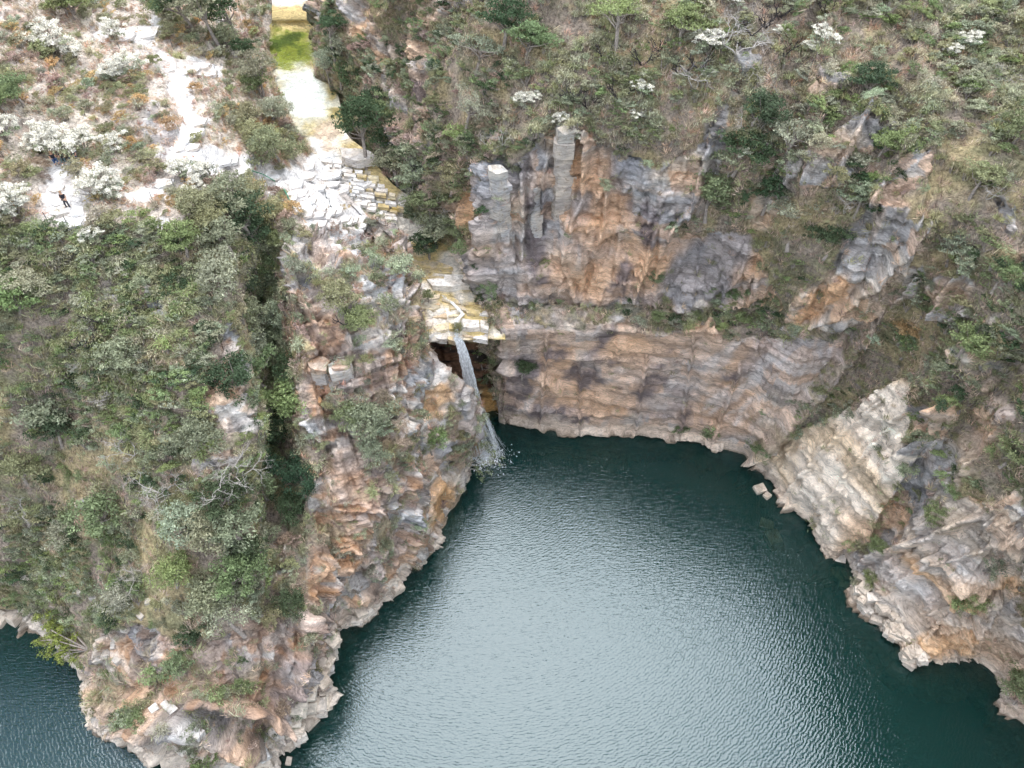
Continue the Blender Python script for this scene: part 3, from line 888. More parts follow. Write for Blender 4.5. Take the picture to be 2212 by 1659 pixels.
def paint_left(p, nn, px, py, wx, wy):
    rock = np.zeros(len(p))
    for poly, v in ((PROMONTORY, 0.95), (OUTCROP, 0.9), (CORNER, 0.9), (BENCH, 1.0), (PERSON_BENCH, 1.0)):
        rock = np.maximum(rock, inside(poly, wx, wy) * v)
    hole = sstep(0.10, 0.42, fbm(p, 0.45, 4, 401)) * (py > 520) * (py < 1560)
    rock = np.maximum(rock - 0.75 * hole * inside(PROMONTORY + [], px, py), rock * 0.1)
    rock = np.maximum(rock - 0.6 * hole * inside(CORNER, px, py), rock * 0.1)
    out = fbm(p, (0.25, 0.25, 0.2), 4, 411)
    rock = np.maximum(rock, 0.8 * sstep(0.50, 0.60, out))
    path = np.zeros(len(p))
    for pts, wdt in PATHS:
        path = np.maximum(path, 1 - sstep(wdt * 0.95, wdt * 1.7, near_line(pts, wx, wy)))
    bench = inside(BENCH, wx, wy) | inside(PERSON_BENCH, wx, wy)
    path = np.maximum(path, bench * 1.0)
    rock = np.maximum(rock, path)
    rock = np.where(p[:, 2] < 1.6, 1.0, rock)
    col, n1, n2, n3 = base_rock(p)
    top = sstep(0.5, 0.8, nn[:, 2])
    blue = np.array([0.42, 0.44, 0.47])
    col = lerp(col, blue, 0.5 * sstep(-0.1, 0.4, -n1) * (py < 1150))
    col = lerp(col, WHITE, 0.42 * sstep(0.0, 0.4, n2) * (py < 1250) + 0.35 * sstep(0.1, 0.5, n2) * (py >= 1250))
    om = np.zeros(len(p))
    for b in [(780, 1060, 90, 60, 0), (740, 1180, 70, 60, 0), (850, 1180, 50, 70, 0), (420, 1490, 190, 40, 12), (560, 1500, 80, 60, 0), (330, 1500, 90, 40, 15), (680, 1250, 16, 110, 0), (880, 780, 14, 120, 0),
              (750, 1120, 80, 30, 0), (870, 1010, 20, 60, 0), (690, 860, 30, 60, 0), (440, 1570, 120, 30, 12), (700, 600, 40, 20, 0), (640, 1420, 14, 80, 10)]:
        om = np.maximum(om, blob(*b, wx, wy))
    col = lerp(col, np.array([0.56, 0.34, 0.21]), np.clip(om * (0.65 + 0.5 * n1) + 0.35 * sstep(0.25, 0.6, n3), 0, 0.9))
    lich = sstep(0.30, 0.5, fbm(p, 0.9, 3, 431)) * 0.6 * (py > 500)
    col = lerp(col, np.array([0.40, 0.20, 0.09]), lich * (rock > 0.5))
    col = lerp(col, np.array([0.30, 0.30, 0.33]), 0.6 * blob(640, 1450, 60, 150, 8, wx, wy) * sstep(-0.2, 0.3, n1))
    dk = 0.55 * sstep(0.25, 0.55, fbm(p, (0.6, 0.6, 0.16), 3, 441)) * (py > 700)
    col = lerp(col, np.array([0.15, 0.13, 0.13]), dk)
    band = 1 - sstep(0.9, 2.0, p[:, 2] + 0.6 * n1)
    col = lerp(col, np.array([0.66, 0.56, 0.46]), 0.85 * band)
    wet = 1 - sstep(0.0, 0.3, p[:, 2])
    col = lerp(col, np.array([0.17, 0.12, 0.08]), 0.8 * wet)
    sand = lerp(np.repeat(np.array([[0.74, 0.71, 0.69]]), len(p), 0), np.array([0.50, 0.43, 0.38]), 0.8 * sstep(-0.1, 0.5, n2))
    col = lerp(col, sand, path)
    g1 = fbm(p, 0.35, 4, 451)
    plateau = sstep(560, 470, py)
    soil = lerp(lerp(np.repeat(SOIL[None], len(p), 0), STRAW, sstep(-0.2, 0.5, g1)), TURF, 0.75 * sstep(0.0, 0.6, fbm(p, 0.5, 3, 461)) * (1 - plateau))
    soil = lerp(soil, np.array([0.62, 0.54, 0.47]), 0.75 * plateau)  # pale plateau soil, whitened further to stand in for haze and overexposure
    col = lerp(soil, col, rock)
    veg = 1 - rock
    amp = np.where(path > 0.4, 0.08, np.where(nn[:, 2] > 0.85, 0.45, 0.8))
    return col, rock, veg, amp

# ------------------------------------------------------------------ low buttress beside the fall
_B = [
    [(893, 1240, 0), (893, 1130, 5), (893, 1000, 9.5), (897, 890, 13.5), (897, 790, 16)],
    [(910, 1218, 0), (910, 1120, 4.8), (910, 1000, 9.2), (912, 885, 13.2), (925, 772, 16.2)],
    [(950, 1160, 0), (950, 1080, 4), (950, 990, 8), (950, 900, 12), (955, 795, 15.2)],
    [(984, 1100, 0), (987, 1055, 2.6), (995, 985, 6.2), (998, 920, 10), (995, 848, 12.9)],
    [(993, 1086, 0), (1004, 1030, 3.2), (1014, 965, 6.6), (1019, 928, 9.6), (1004, 852, 12.9)],
]
B_COLS = []
for c in _B:
    q = [P(*t) for t in c]
    b0, tp = q[0], q[-1]
    B_COLS.append([(b0[0], b0[1] - 0.5, -5)] + q + [(tp[0] + 0.2, tp[1] + 0.8, tp[2] - 0.4), (tp[0] + 0.5, tp[1] + 2.0, tp[2] - 8), (tp[0] + 0.7, tp[1] + 2.4, -4)])
_e = B_COLS[-1]
B_COLS.append([(x + 0.5, y + 1.0, z - 0.6) for x, y, z in _e])
B_COLS.append([(x - 0.2, y + 2.6, z - 4.0) for x, y, z in _e])

def paint_buttress(p, nn, px, py, wx, wy):
    col, n1, n2, n3 = base_rock(p)
    rock = np.full(len(p), 0.95)
    hole = sstep(0.0, 0.35, fbm(p, 0.5, 4, 501))
    rock = rock - 0.7 * hole
    om = np.maximum(blob(940, 850, 60, 50, 30, wx, wy), blob(950, 1090, 40, 60, 0, wx, wy))
    col = lerp(col, np.array([0.62, 0.36, 0.17]), np.clip(om * (0.6 + 0.6 * n1), 0, 0.9))
    col = lerp(col, WHITE, 0.75 * sstep(0.1, 0.4, n2) * blob(950, 830, 70, 50, 35, wx, wy))
    band = 1 - sstep(0.9, 2.0, p[:, 2] + 0.6 * n1)
    col = lerp(col, np.array([0.55, 0.45, 0.38]), 0.6 * band)
    soil = np.repeat(np.array([[0.30, 0.21, 0.12]]), len(p), 0)
    col = lerp(soil, col, np.clip(rock, 0, 1))
    return col, np.clip(rock, 0.1, 1), 1 - rock, np.full(len(p), 0.6)

# ------------------------------------------------------------------ stepped stream bed and the wall behind the fall
S_ROWS = [((585, -60), (668, -60), 26.2), ((588, 35), (662, 35), 25.5), ((585, 52), (668, 50), 24.7), ((572, 70), (680, 62), 24.2), ((570, 115), (700, 112), 24.1), ((595, 190), (728, 195), 24.1), ((612, 270), (748, 285), 24.25),
          ((630, 335), (790, 325), 23.6), ((690, 405), (845, 395), 22.0), ((780, 470), (905, 440), 20.4), ((845, 520), (950, 500), 18.7), ((852, 585), (1030, 585), 17.2), ((870, 655), (1080, 645), 16.2), ((882, 728), (1088, 695), 15.0), ((884, 744), (1092, 733), 14.3)]
S_COLS = []
for k in range(7):
    f = k / 6.0
    c = []
    for (a, b, z) in S_ROWS:
        e = abs(f - 0.5) * 2
        c.append(P(a[0] + (b[0] - a[0]) * f, a[1] + (b[1] - a[1]) * f, z - 0.25 + 0.25 * e))
    last = c[-1]
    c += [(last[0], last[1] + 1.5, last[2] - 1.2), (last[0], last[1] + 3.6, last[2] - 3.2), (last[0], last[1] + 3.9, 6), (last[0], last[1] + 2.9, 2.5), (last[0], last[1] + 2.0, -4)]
    S_COLS.append(c)

def paint_stream(p, nn, px, py, wx, wy):
    col, n1, n2, n3 = base_rock(p)
    ochre = np.array([0.60, 0.46, 0.22])
    c = lerp(np.repeat(np.array([[0.80, 0.72, 0.62]]), len(p), 0), ochre, sstep(-0.25, 0.25, fbm(p, 0.3, 3, 521)))
    pool = blob(622, 100, 70, 48, 0, wx, wy)
    c = lerp(c, np.array([0.25, 0.28, 0.04]), pool)
    c = lerp(c, np.array([0.05, 0.09, 0.015]), 0.85 * blob(615, 92, 45, 24, -8, wx, wy))
    c = lerp(c, np.array([0.86, 0.85, 0.84]), np.maximum(blob(655, 205, 60, 68, 0, wx, wy), blob(680, 350, 70, 60, 0, wx, wy)))  # white under the pool stands in for sun glare; lower blob is pale rock
    c = lerp(c, np.array([0.55, 0.43, 0.32]), blob(712, 285, 36, 38, 0, wx, wy))
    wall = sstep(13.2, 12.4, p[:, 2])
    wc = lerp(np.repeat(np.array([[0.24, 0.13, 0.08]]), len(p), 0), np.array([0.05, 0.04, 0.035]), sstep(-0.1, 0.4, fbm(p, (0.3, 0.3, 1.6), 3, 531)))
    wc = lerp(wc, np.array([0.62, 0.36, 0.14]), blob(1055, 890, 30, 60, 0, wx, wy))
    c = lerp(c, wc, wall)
    amp = np.where(wall > 0.5, 0.5, np.where(py < 320, 0.05, 0.22))
    return c, np.ones(len(p)), np.zeros(len(p)), amp

def ridges_right(p, px, py):
    up = inside(UPPER_CLIFF, px, py)
    lo = inside(LOWER_WALL, px, py)
    wb = inside(WHITE_BLOCK, px, py)
    A = np.where(px > 1500, 2.4, np.where(px < 1080, 2.6, 1.0))
    A = np.where(up, 1.7, np.where(lo, 0.12, np.where(wb, 0.4, A)))
    return A, np.where(up, 0.34, 0.26), np.where(up, 0.9, np.where(lo, 0.15, 0.5))
def ridges_left(p, px, py):
    pr = inside(PROMONTORY, px, py)
    return np.where(py < 500, 0.3, np.where(pr, 1.5, 0.9)), np.where(pr, 0.42, 0.22), np.where(pr, 0.75, 0.3) * (py > 520)
CRACKS_R = [([(1542, 290), (1505, 430), (1450, 505)], 9, 1.6), ([(1262, 290), (1268, 390), (1242, 480)], 7, 1.6), ([(1312, 410), (1300, 520)], 6, 1.2), ([(1056, 470), (1052, 640)], 7, 1.2), ([(1130, 350), (1126, 560)], 7, 1.3), ([(1182, 330), (1172, 470)], 5, 1.2),
            ([(1888, 695), (1790, 790), (1700, 890), (1630, 985)], 11, 1.8), ([(1998, 478), (1880, 610), (1720, 720)], 8, 1.4), ([(2120, 1120), (1990, 1170), (1860, 1215)], 9, 1.5), ([(2045, 880), (2010, 940), (1965, 985)], 10, 1.6), ([(1420, 480), (1370, 640)], 6, 1.0),
            ([(1300, 705), (1500, 716), (1650, 745)], 4, 0.6), ([(1500, 720), (1470, 940)], 4, 0.6), ([(1395, 770), (1375, 930)], 4, 0.6), ([(1250, 780), (1255, 925)], 4, 0.6), ([(1600, 790), (1540, 950)], 5, 0.7), ([(1180, 720), (1170, 910)], 4, 0.7), ([(1060, 905), (1200, 922), (1400, 938), (1560, 965)], 4, 0.9), ([(1180, 770), (1400, 778), (1640, 800)], 3, 0.45), ([(1120, 880), (1350, 892), (1560, 920)], 4, 0.5), ([(1880, 230), (1800, 400)], 8, 1.2), ([(1960, 300), (1880, 440)], 8, 1.2), ([(2090, 560), (2010, 690)], 8, 1.2),
            ([(1620, 560), (1560, 640)], 6, 0.9), ([(900, 60), (925, 330)], 8, 1.3), ([(835, 100), (860, 300)], 8, 1.3), ([(960, 120), (985, 330)], 8, 1.2), ([(1080, 790), (1160, 800), (1210, 840)], 10, 1.4), ([(1690, 1080), (1800, 960), (1900, 870)], 5, 0.5), ([(1740, 1140), (1850, 1010), (1950, 900)], 5, 0.5), ([(2000, 1230), (2120, 1190), (2212, 1150)], 6, 0.8), ([(1990, 1330), (2120, 1300), (2212, 1260)], 6, 0.7)]
CRACKS_L = [([(300, 1498), (400, 1525), (470, 1545), (560, 1600)], 10, 3.0), ([(430, 1478), (530, 1515), (605, 1560)], 10, 2.8), ([(880, 990), (886, 1200)], 6, 1.0), ([(690, 1150), (700, 1250), (696, 1330)], 7, 1.4), ([(850, 860), (860, 980)], 7, 1.0), ([(800, 1040), (806, 1120)], 4, 0.8), ([(690, 880), (720, 960)], 7, 1.0), ([(650, 640), (690, 720), (720, 760)], 8, 1.3),
            ([(745, 700), (760, 800)], 6, 1.0), ([(640, 1180), (650, 1330), (625, 1500)], 7, 1.3), ([(560, 1330), (575, 1450)], 6, 1.0), ([(250, 1560), (350, 1590), (450, 1640)], 5, 0.8), ([(880, 600), (872, 700), (880, 860)], 5, 0.8), ([(760, 1180), (840, 1175)], 4, 0.6), ([(700, 1095), (860, 1090)], 4, 0.6)]
build_sheet("canyon_wall", R_COLS, True, paint_right, 3.5, "grey and orange canyon cliff and scrubby hillside around the pool", ridges_right, CRACKS_R, lambda px, py: np.where(inside(LOWER_WALL, px, py), 0.5, np.where(inside(UPPER_CLIFF, px, py), 0.35, 0.45)))
build_sheet("left_hillside", L_COLS, True, paint_left, 3.3, "scrubby left hillside with pale sandy path and grey rock promontory", ridges_left, CRACKS_L, lambda px, py: np.where(py < 520, 0.06, 0.6))
build_sheet("rock_buttress", B_COLS, True, paint_buttress, 3.1, "low orange and grey rock buttress in front of the waterfall")
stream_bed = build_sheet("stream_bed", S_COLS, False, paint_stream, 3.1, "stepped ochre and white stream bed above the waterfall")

H_COLS = []
for k, x in enumerate(np.linspace(-170, 110, 9)):
    H_COLS.append([(x, 119, 22), (x, 122, 26), (x, 125, 36), (x + 2, 129, 42), (x + 3, 150, 46), (x + 5, 260, 52)])
def paint_head(p, nn, px, py, wx, wy):
    col, n1, n2, n3 = base_rock(p)
    rock = 0.8 * sstep(0.1, 0.4, fbm(p, 0.2, 3, 601))
    soil = lerp(np.repeat(TURF[None] * 0.8, len(p), 0), SOIL, sstep(0, 0.5, n1))
    return lerp(soil, col * 0.6, rock), rock, 1 - rock, np.full(len(p), 0.8)
build_sheet("gorge_head_hillside", H_COLS, True, paint_head, 40, "scrubby hillside closing the gorge upstream")

# ------------------------------------------------------------------ water, lake bed, far ground
def sheet(name, x0, x1, y0, y1, z, mat):
    o = mesh_obj(name, [(x0, y0, z), (x1, y0, z), (x1, y1, z), (x0, y1, z)], [(0, 1, 2, 3)], mat)
    o['kind'] = 'structure'
    return o
sheet("lake_water", -170, 95, -260, 75, 0.0, M_LAKE)
M_BED = mat_plain("murky_lake_bed", (0.014, 0.044, 0.037), 1.0, 0.2, 0.1)
sheet("lake_bed", -170, 95, -260, 75, -4.5, M_BED)
M_FAR = mat_plain("far_scrubland", (0.16, 0.15, 0.08), 1.0, 0.4, 0.05)
sheet("far_ground", -3000, 3000, -3000, 3000, -6.0, M_FAR)

# ------------------------------------------------------------------ ground lookup: what surface does a sight line meet
RS, RX0, RY0, RW, RH = 4.0, -240, -200, 680, 520
r_idx = np.full((RH, RW), -1, np.int64)
r_dep = np.full((RH, RW), 1e9)
AC = np.concatenate([SHEETS[k]['c'] for k in SHEETS])
AN = np.concatenate([SHEETS[k]['n'] for k in SHEETS])
AA = np.concatenate([SHEETS[k]['area'] for k in SHEETS])
AV = np.concatenate([SHEETS[k]['veg'] for k in SHEETS])
AX = np.concatenate([SHEETS[k]['px'] for k in SHEETS])
AY = np.concatenate([SHEETS[k]['py'] for k in SHEETS])
AD = np.concatenate([SHEETS[k]['dep'] for k in SHEETS])
AS = np.concatenate([np.full(len(SHEETS[k]['c']), i) for i, k in enumerate(SHEETS)])
_bx = ((AX - RX0) / RS).astype(int)
_by = ((AY - RY0) / RS).astype(int)
_ok = (_bx >= 0) & (_bx < RW) & (_by >= 0) & (_by < RH)
_or = np.nonzero(_ok)[0]
_or = _or[np.argsort(-AD[_or])]
r_idx[_by[_or], _bx[_or]] = _or
r_dep[_by[_or], _bx[_or]] = AD[_or]
A_VIS = np.zeros(len(AC), bool)
A_VIS[_or] = AD[_or] < r_dep[_by[_or], _bx[_or]] + 1.6

def ground(px, py, sheet_id=None):
    bx, by = int((px - RX0) / RS), int((py - RY0) / RS)
    for rad in range(0, 9):
        best = None
        for yy in range(max(0, by - rad), min(RH, by + rad + 1)):
            for xx in range(max(0, bx - rad), min(RW, bx + rad + 1)):
                i = r_idx[yy, xx]
                if i >= 0 and (sheet_id is None or AS[i] == sheet_id):
                    d = (AX[i] - px) ** 2 + (AY[i] - py) ** 2
                    if best is None or d < best[0]:
                        best = (d, i)
        if best is not None:
            return Vector(AC[best[1]]), Vector(AN[best[1]])
    return Vector(P(px, py, 0.0)), Vector((0, 0, 1))

# ------------------------------------------------------------------ stones
def hull_mesh(name, pts):
    bm = bmesh.new()
    for q in pts:
        bm.verts.new(q)
    r = bmesh.ops.convex_hull(bm, input=bm.verts)
    junk = [e for e in r['geom_interior'] if isinstance(e, bmesh.types.BMVert)]
    bmesh.ops.delete(bm, geom=junk, context='VERTS')
    bmesh.ops.recalc_face_normals(bm, faces=bm.faces)
    me = bpy.data.meshes.new(name)
    bm.to_mesh(me)
    bm.free()
    me.materials.append(M_STONE)
    return me

def make_boulder_meshes(n, boxy):
    out = []
    for k in range(n):
        rr = np.random.default_rng(500 + k + int(boxy * 100))
        pts = []
        for sx in (-1, 1):
            for sy in (-1, 1):
                for sz in (-1, 1):
                    for _ in range(2):
                        j = rr.uniform(-0.22, 0.10, 3) * (1.6 - boxy)
                        pts.append((sx * (1 + j[0]) * 0.5, sy * (1 + j[1]) * 0.5, sz * (1 + j[2]) * 0.5))
        for _ in range(int(10 * (1 - boxy))):
            v = rr.normal(size=3)
            v /= np.linalg.norm(v)
            pts.append(tuple(v * rr.uniform(0.55, 0.68)))
        out.append(hull_mesh("boulder", pts))
    return out
BOXY = make_boulder_meshes(10, 0.6)
ROUND = make_boulder_meshes(6, 0.35)
PALE_STONE = [(0.66, 0.56, 0.46), (0.60, 0.50, 0.41), (0.70, 0.62, 0.54), (0.56, 0.46, 0.37)]
WHITE_STONE = [(0.60, 0.57, 0.54), (0.54, 0.51, 0.48), (0.63, 0.60, 0.57)]
GREY_STONE = [(0.40, 0.38, 0.38), (0.46, 0.43, 0.42), (0.36, 0.33, 0.33)]

def boulder(px, py, size, label, group=None, Z=None, cols=PALE_STONE, boxy=True, rz=None, flat=0.75, name="boulder", parent=None):
    if Z is None:
        g, nrm = ground(px, py)
        pos = g + nrm * size * 0.02
    else:
        pos = Vector(P(px, py, Z))
    o = bpy.data.objects.new(name, random.choice(BOXY if boxy else ROUND))
    ROOT.objects.link(o)
    o.location = pos
    o.rotation_euler = (random.uniform(-.2, .2), random.uniform(-.2, .2), random.uniform(0, 6.28) if rz is None else rz)
    o.scale = (size * random.uniform(0.9, 1.25), size * random.uniform(0.75, 1.0), size * flat * random.uniform(0.8, 1.1))
    c = random.choice(cols)
    o.color = (c[0], c[1], c[2], 1)
    if parent is not None:
        o.parent = parent
    elif label:
        tag(o, label, "boulder", group)
    return o

def slab_mesh(name, poly, Z, thick, seed, rough=0.10, tilt=(0, 0)):
    rr = np.random.default_rng(seed)
    pts = [Vector(P(x, y, Z)) for x, y in poly]
    ring = []
    n = len(pts)
    for i in range(n):
        a, b = pts[i], pts[(i + 1) % n]
        k = max(1, int((b - a).length / 0.8))
        for j in range(k):
            q = a.lerp(b, j / k)
            jit = rough if j else rough * 0.5
            ring.append(q + Vector((rr.normal() * jit, rr.normal() * jit, 0)))
    cx = sum((q.x for q in ring)) / len(ring)
    cy = sum((q.y for q in ring)) / len(ring)
    for q in ring:
        q.z += (q.x - cx) * tilt[0] + (q.y - cy) * tilt[1]
    m = len(ring)
    verts, faces = [], []
    zs = [0.0]
    nl = max(1, int(thick / 0.35))
    for k in range(nl):
        zs += [-(k + 1) * thick / nl, -(k + 1) * thick / nl]
    zs = zs[:-1]
    off = 0.0
    for k, z in enumerate(zs):
        if k % 2 == 0 and k:
            off = rr.uniform(-0.12, 0.05)
        for q in ring:
            d = Vector((q.x - cx, q.y - cy, 0))
            d = d.normalized() if d.length > 1e-6 else d
            v = q + d * (off + (rr.normal() * 0.02))
            verts.append((v.x, v.y, q.z + z))
    faces.append(tuple(range(m)))
    for k in range(len(zs) - 1):
        for i in range(m):
            j = (i + 1) % m
            faces.append((k * m + i, (k + 1) * m + i, (k + 1) * m + j, k * m + j))
    faces.append(tuple(reversed(range((len(zs) - 1) * m, len(zs) * m))))
    bm = bmesh.new()
    bv = [bm.verts.new(v) for v in verts]
    for f in faces:
        try:
            bm.faces.new([bv[i] for i in f])
        except ValueError:
            pass
    bmesh.ops.triangulate(bm, faces=[f for f in bm.faces if len(f.verts) > 4])
    bmesh.ops.recalc_face_normals(bm, faces=bm.faces)
    me = bpy.data.meshes.new(name)
    bm.to_mesh(me)
    bm.free()
    me.materials.append(M_STONE)
    return me

def slab(poly, off, thick, col, parent=None, name="rock_slab", Z=None, label=None, seed=0, tilt=(0, 0), rough=0.10):
    if Z is None:
        cx = sum(p[0] for p in poly) / len(poly)
        cy = sum(p[1] for p in poly) / len(poly)
        Z = ground(cx, cy, 3 if parent is stream_bed else None)[0].z + off
    o = bpy.data.objects.new(name, slab_mesh(name, poly, Z, thick, seed, rough, tilt))
    ROOT.objects.link(o)
    o.color = (*col, 1)
    if parent is not None:
        o.parent = parent
    else:
        tag(o, label, "rock")
    return o

O_YEL, O_PALE, O_WHITE, O_BUFF, O_GREY = (0.62, 0.48, 0.24), (0.78, 0.66, 0.44), (0.84, 0.79, 0.74), (0.66, 0.50, 0.34), (0.40, 0.37, 0.36)
def z4(*pts):
    return [(846.8 + 0.125 * x, 553 + 0.125 * y) for x, y in pts]
TERR = [
    (z4((120, 20), (560, 0), (900, 130), (1050, 200), (640, 190), (150, 170)), 0.12, 0.5, O_YEL),
    (z4((300, 190), (640, 195), (1040, 225), (1030, 300), (620, 270), (310, 255)), 0.02, 0.5, (0.68, 0.54, 0.28)),
    (z4((320, 275), (600, 290), (590, 375), (330, 362)), 0.02, 0.5, O_PALE),
    (z4((590, 300), (900, 318), (900, 395), (590, 400)), 0.03, 0.5, O_YEL),
    (z4((600, 400), (900, 395), (910, 330), (1360, 320), (1430, 520), (1180, 500), (1040, 530), (700, 505)), 0.35, 1.1, O_WHITE),
    (z4((345, 470), (570, 480), (560, 570), (345, 580)), 0.05, 0.4, O_WHITE),
    (z4((345, 600), (540, 600), (520, 680), (345, 700)), 0.0, 0.4, O_WHITE),
    (z4((660, 620), (830, 640), (820, 720), (680, 750)), 0.0, 0.4, O_YEL),
    (z4((830, 640), (1060, 720), (1250, 760), (1240, 830), (1000, 800), (840, 760)), 0.06, 0.4, O_YEL),
    (z4((1260, 750), (1680, 800), (1670, 870), (1250, 840)), 0.04, 0.4, (0.56, 0.42, 0.20)),
    (z4((680, 780), (830, 790), (830, 850), (720, 840)), 0.0, 0.35, (0.70, 0.46, 0.24)),
    (z4((500, 850), (720, 840), (830, 860), (720, 930), (510, 895)), 0.0, 0.4, O_PALE),
    (z4((985, 830), (1250, 850), (1510, 890), (1505, 995), (1300, 985), (1290, 935), (985, 920)), 0.05, 0.5, O_YEL),
    (z4((1520, 880), (1680, 890), (1680, 1030), (1515, 1010)), 0.08, 0.5, O_WHITE),
    (z4((500, 930), (640, 940), (620, 1000), (510, 990)), -0.05, 0.35, O_BUFF),
    (z4((850, 930), (975, 900), (970, 985), (850, 990)), 0.0, 0.35, (0.72, 0.45, 0.20)),
    (z4((660, 1010), (960, 1000), (960, 1060), (650, 1060)), -0.02, 0.35, O_BUFF),
    (z4((980, 940), (1280, 945), (1260, 1030), (980, 1060)), 0.0, 0.35, O_PALE),
    (z4((370, 1075), (700, 1090), (690, 1200), (460, 1280), (375, 1250)), 0.06, 0.6, (0.78, 0.66, 0.58)),
    (z4((710, 1080), (960, 1080), (970, 1270), (780, 1300), (700, 1210)), 0.05, 0.6, O_PALE),
    (z4((980, 1100), (1200, 1100), (1180, 1230), (1100, 1260), (980, 1260)), 0.06, 0.6, (0.74, 0.58, 0.30)),
    (z4((1210, 1040), (1500, 1050), (1510, 1230), (1200, 1220)), 0.08, 0.6, O_WHITE),
    (z4((1520, 1060), (1680, 1070), (1660, 1270), (1520, 1240)), 0.10, 0.6, O_WHITE),
    (z4((410, 1270), (680, 1210), (770, 1310), (660, 1400), (410, 1390)), 0.05, 0.7, O_WHITE),
    (z4((690, 1370), (780, 1310), (970, 1300), (950, 1440), (800, 1430)), 0.04, 0.7, O_WHITE),
    (z4((975, 1290), (1105, 1310), (1090, 1470), (960, 1430)), 0.02, 0.7, (0.78, 0.60, 0.34)),
    (z4((1180, 1290), (1400, 1320), (1400, 1410), (1230, 1380)), 0.0, 0.6, O_BUFF),
    (z4((1490, 1320), (1660, 1350), (1650, 1460), (1400, 1410)), 0.05, 0.6, O_WHITE),
]
for i, (poly, off, th, c) in enumerate(TERR):
    slab(poly, off, th, c, stream_bed, seed=700 + i, rough=0.06)
# small jointed blocks of the cascade higher up
CASC = [(690, 340), (770, 345), (850, 410), (880, 450), (850, 475), (770, 440), (715, 400)]
k = 0
for yy in np.arange(336, 478, 8.5):
    x = 680 + random.uniform(0, 14)
    while x < 890:
        wdt = random.uniform(14, 30)
        xs, ys = np.array([x + wdt / 2]), np.array([yy + (x - 770) * 0.10])
        if inside(CASC, xs, ys)[0] and k < 110:
            cx, cy = xs[0], ys[0]
            h = random.uniform(6.5, 8.5)
            poly = [(cx - wdt / 2 + 1, cy - h / 2), (cx + wdt / 2 - 1, cy - h / 2 + wdt * 0.1), (cx + wdt / 2 - 1 + random.uniform(-2, 2), cy + h / 2 + wdt * 0.1), (cx - wdt / 2 + 1, cy + h / 2)]
            wet = cx - 0.9 * (cy - 340) > 735
            c = random.choice([O_YEL, (0.64, 0.46, 0.16), O_PALE, O_WHITE] if wet else [O_WHITE, O_WHITE, (0.78, 0.76, 0.74)])
            slab(poly, random.uniform(0.05, 0.3), random.uniform(0.3, 0.5), c, stream_bed, seed=900 + k, rough=0.05)
            k += 1
        x += wdt + random.uniform(1, 4)
slab([(735, 318), (790, 322), (815, 340), (770, 348), (738, 338)], 0.5, 0.9, (0.62, 0.57, 0.53), stream_bed, seed=61)
# white bedding plates on the path and the rock bench
LH = SHEETS['left_hillside']['obj']
for i in range(80):
    if i < 34:
        x, y = random.uniform(615, 800), random.uniform(345, 490)
        if not inside(BENCH, np.array([x]), np.array([y]))[0]:
            continue
    elif i < 44:
        x, y = random.uniform(98, 205), random.uniform(400, 500)
        if not inside(PERSON_BENCH, np.array([x]), np.array([y]))[0] or (abs(x - 150) < 22 and abs(y - 450) < 14):
            continue
    else:
        pts, wdt = random.choice(PATHS[:5])
        a = random.randrange(len(pts) - 1)
        t = random.random()
        x = pts[a][0] + (pts[a + 1][0] - pts[a][0]) * t + random.uniform(-wdt, wdt)
        y = pts[a][1] + (pts[a + 1][1] - pts[a][1]) * t + random.uniform(-wdt, wdt) * 0.5
    w2, h2 = random.uniform(16, 34), random.uniform(7, 12)
    poly = [(x - w2, y + w2 * 0.15 + random.uniform(-3, 3)), (x - w2 * .2, y - h2), (x + w2, y - h2 * .6 - w2 * 0.1), (x + w2 * .8, y + h2 * .6 - w2 * 0.1), (x - w2 * .1, y + h2)]
    slab(poly, random.uniform(0.06, 0.14), random.uniform(0.25, 0.4), random.choice([(0.78, 0.76, 0.74), (0.72, 0.69, 0.67), (0.80, 0.78, 0.77)]), LH, seed=1200 + i, rough=0.05)

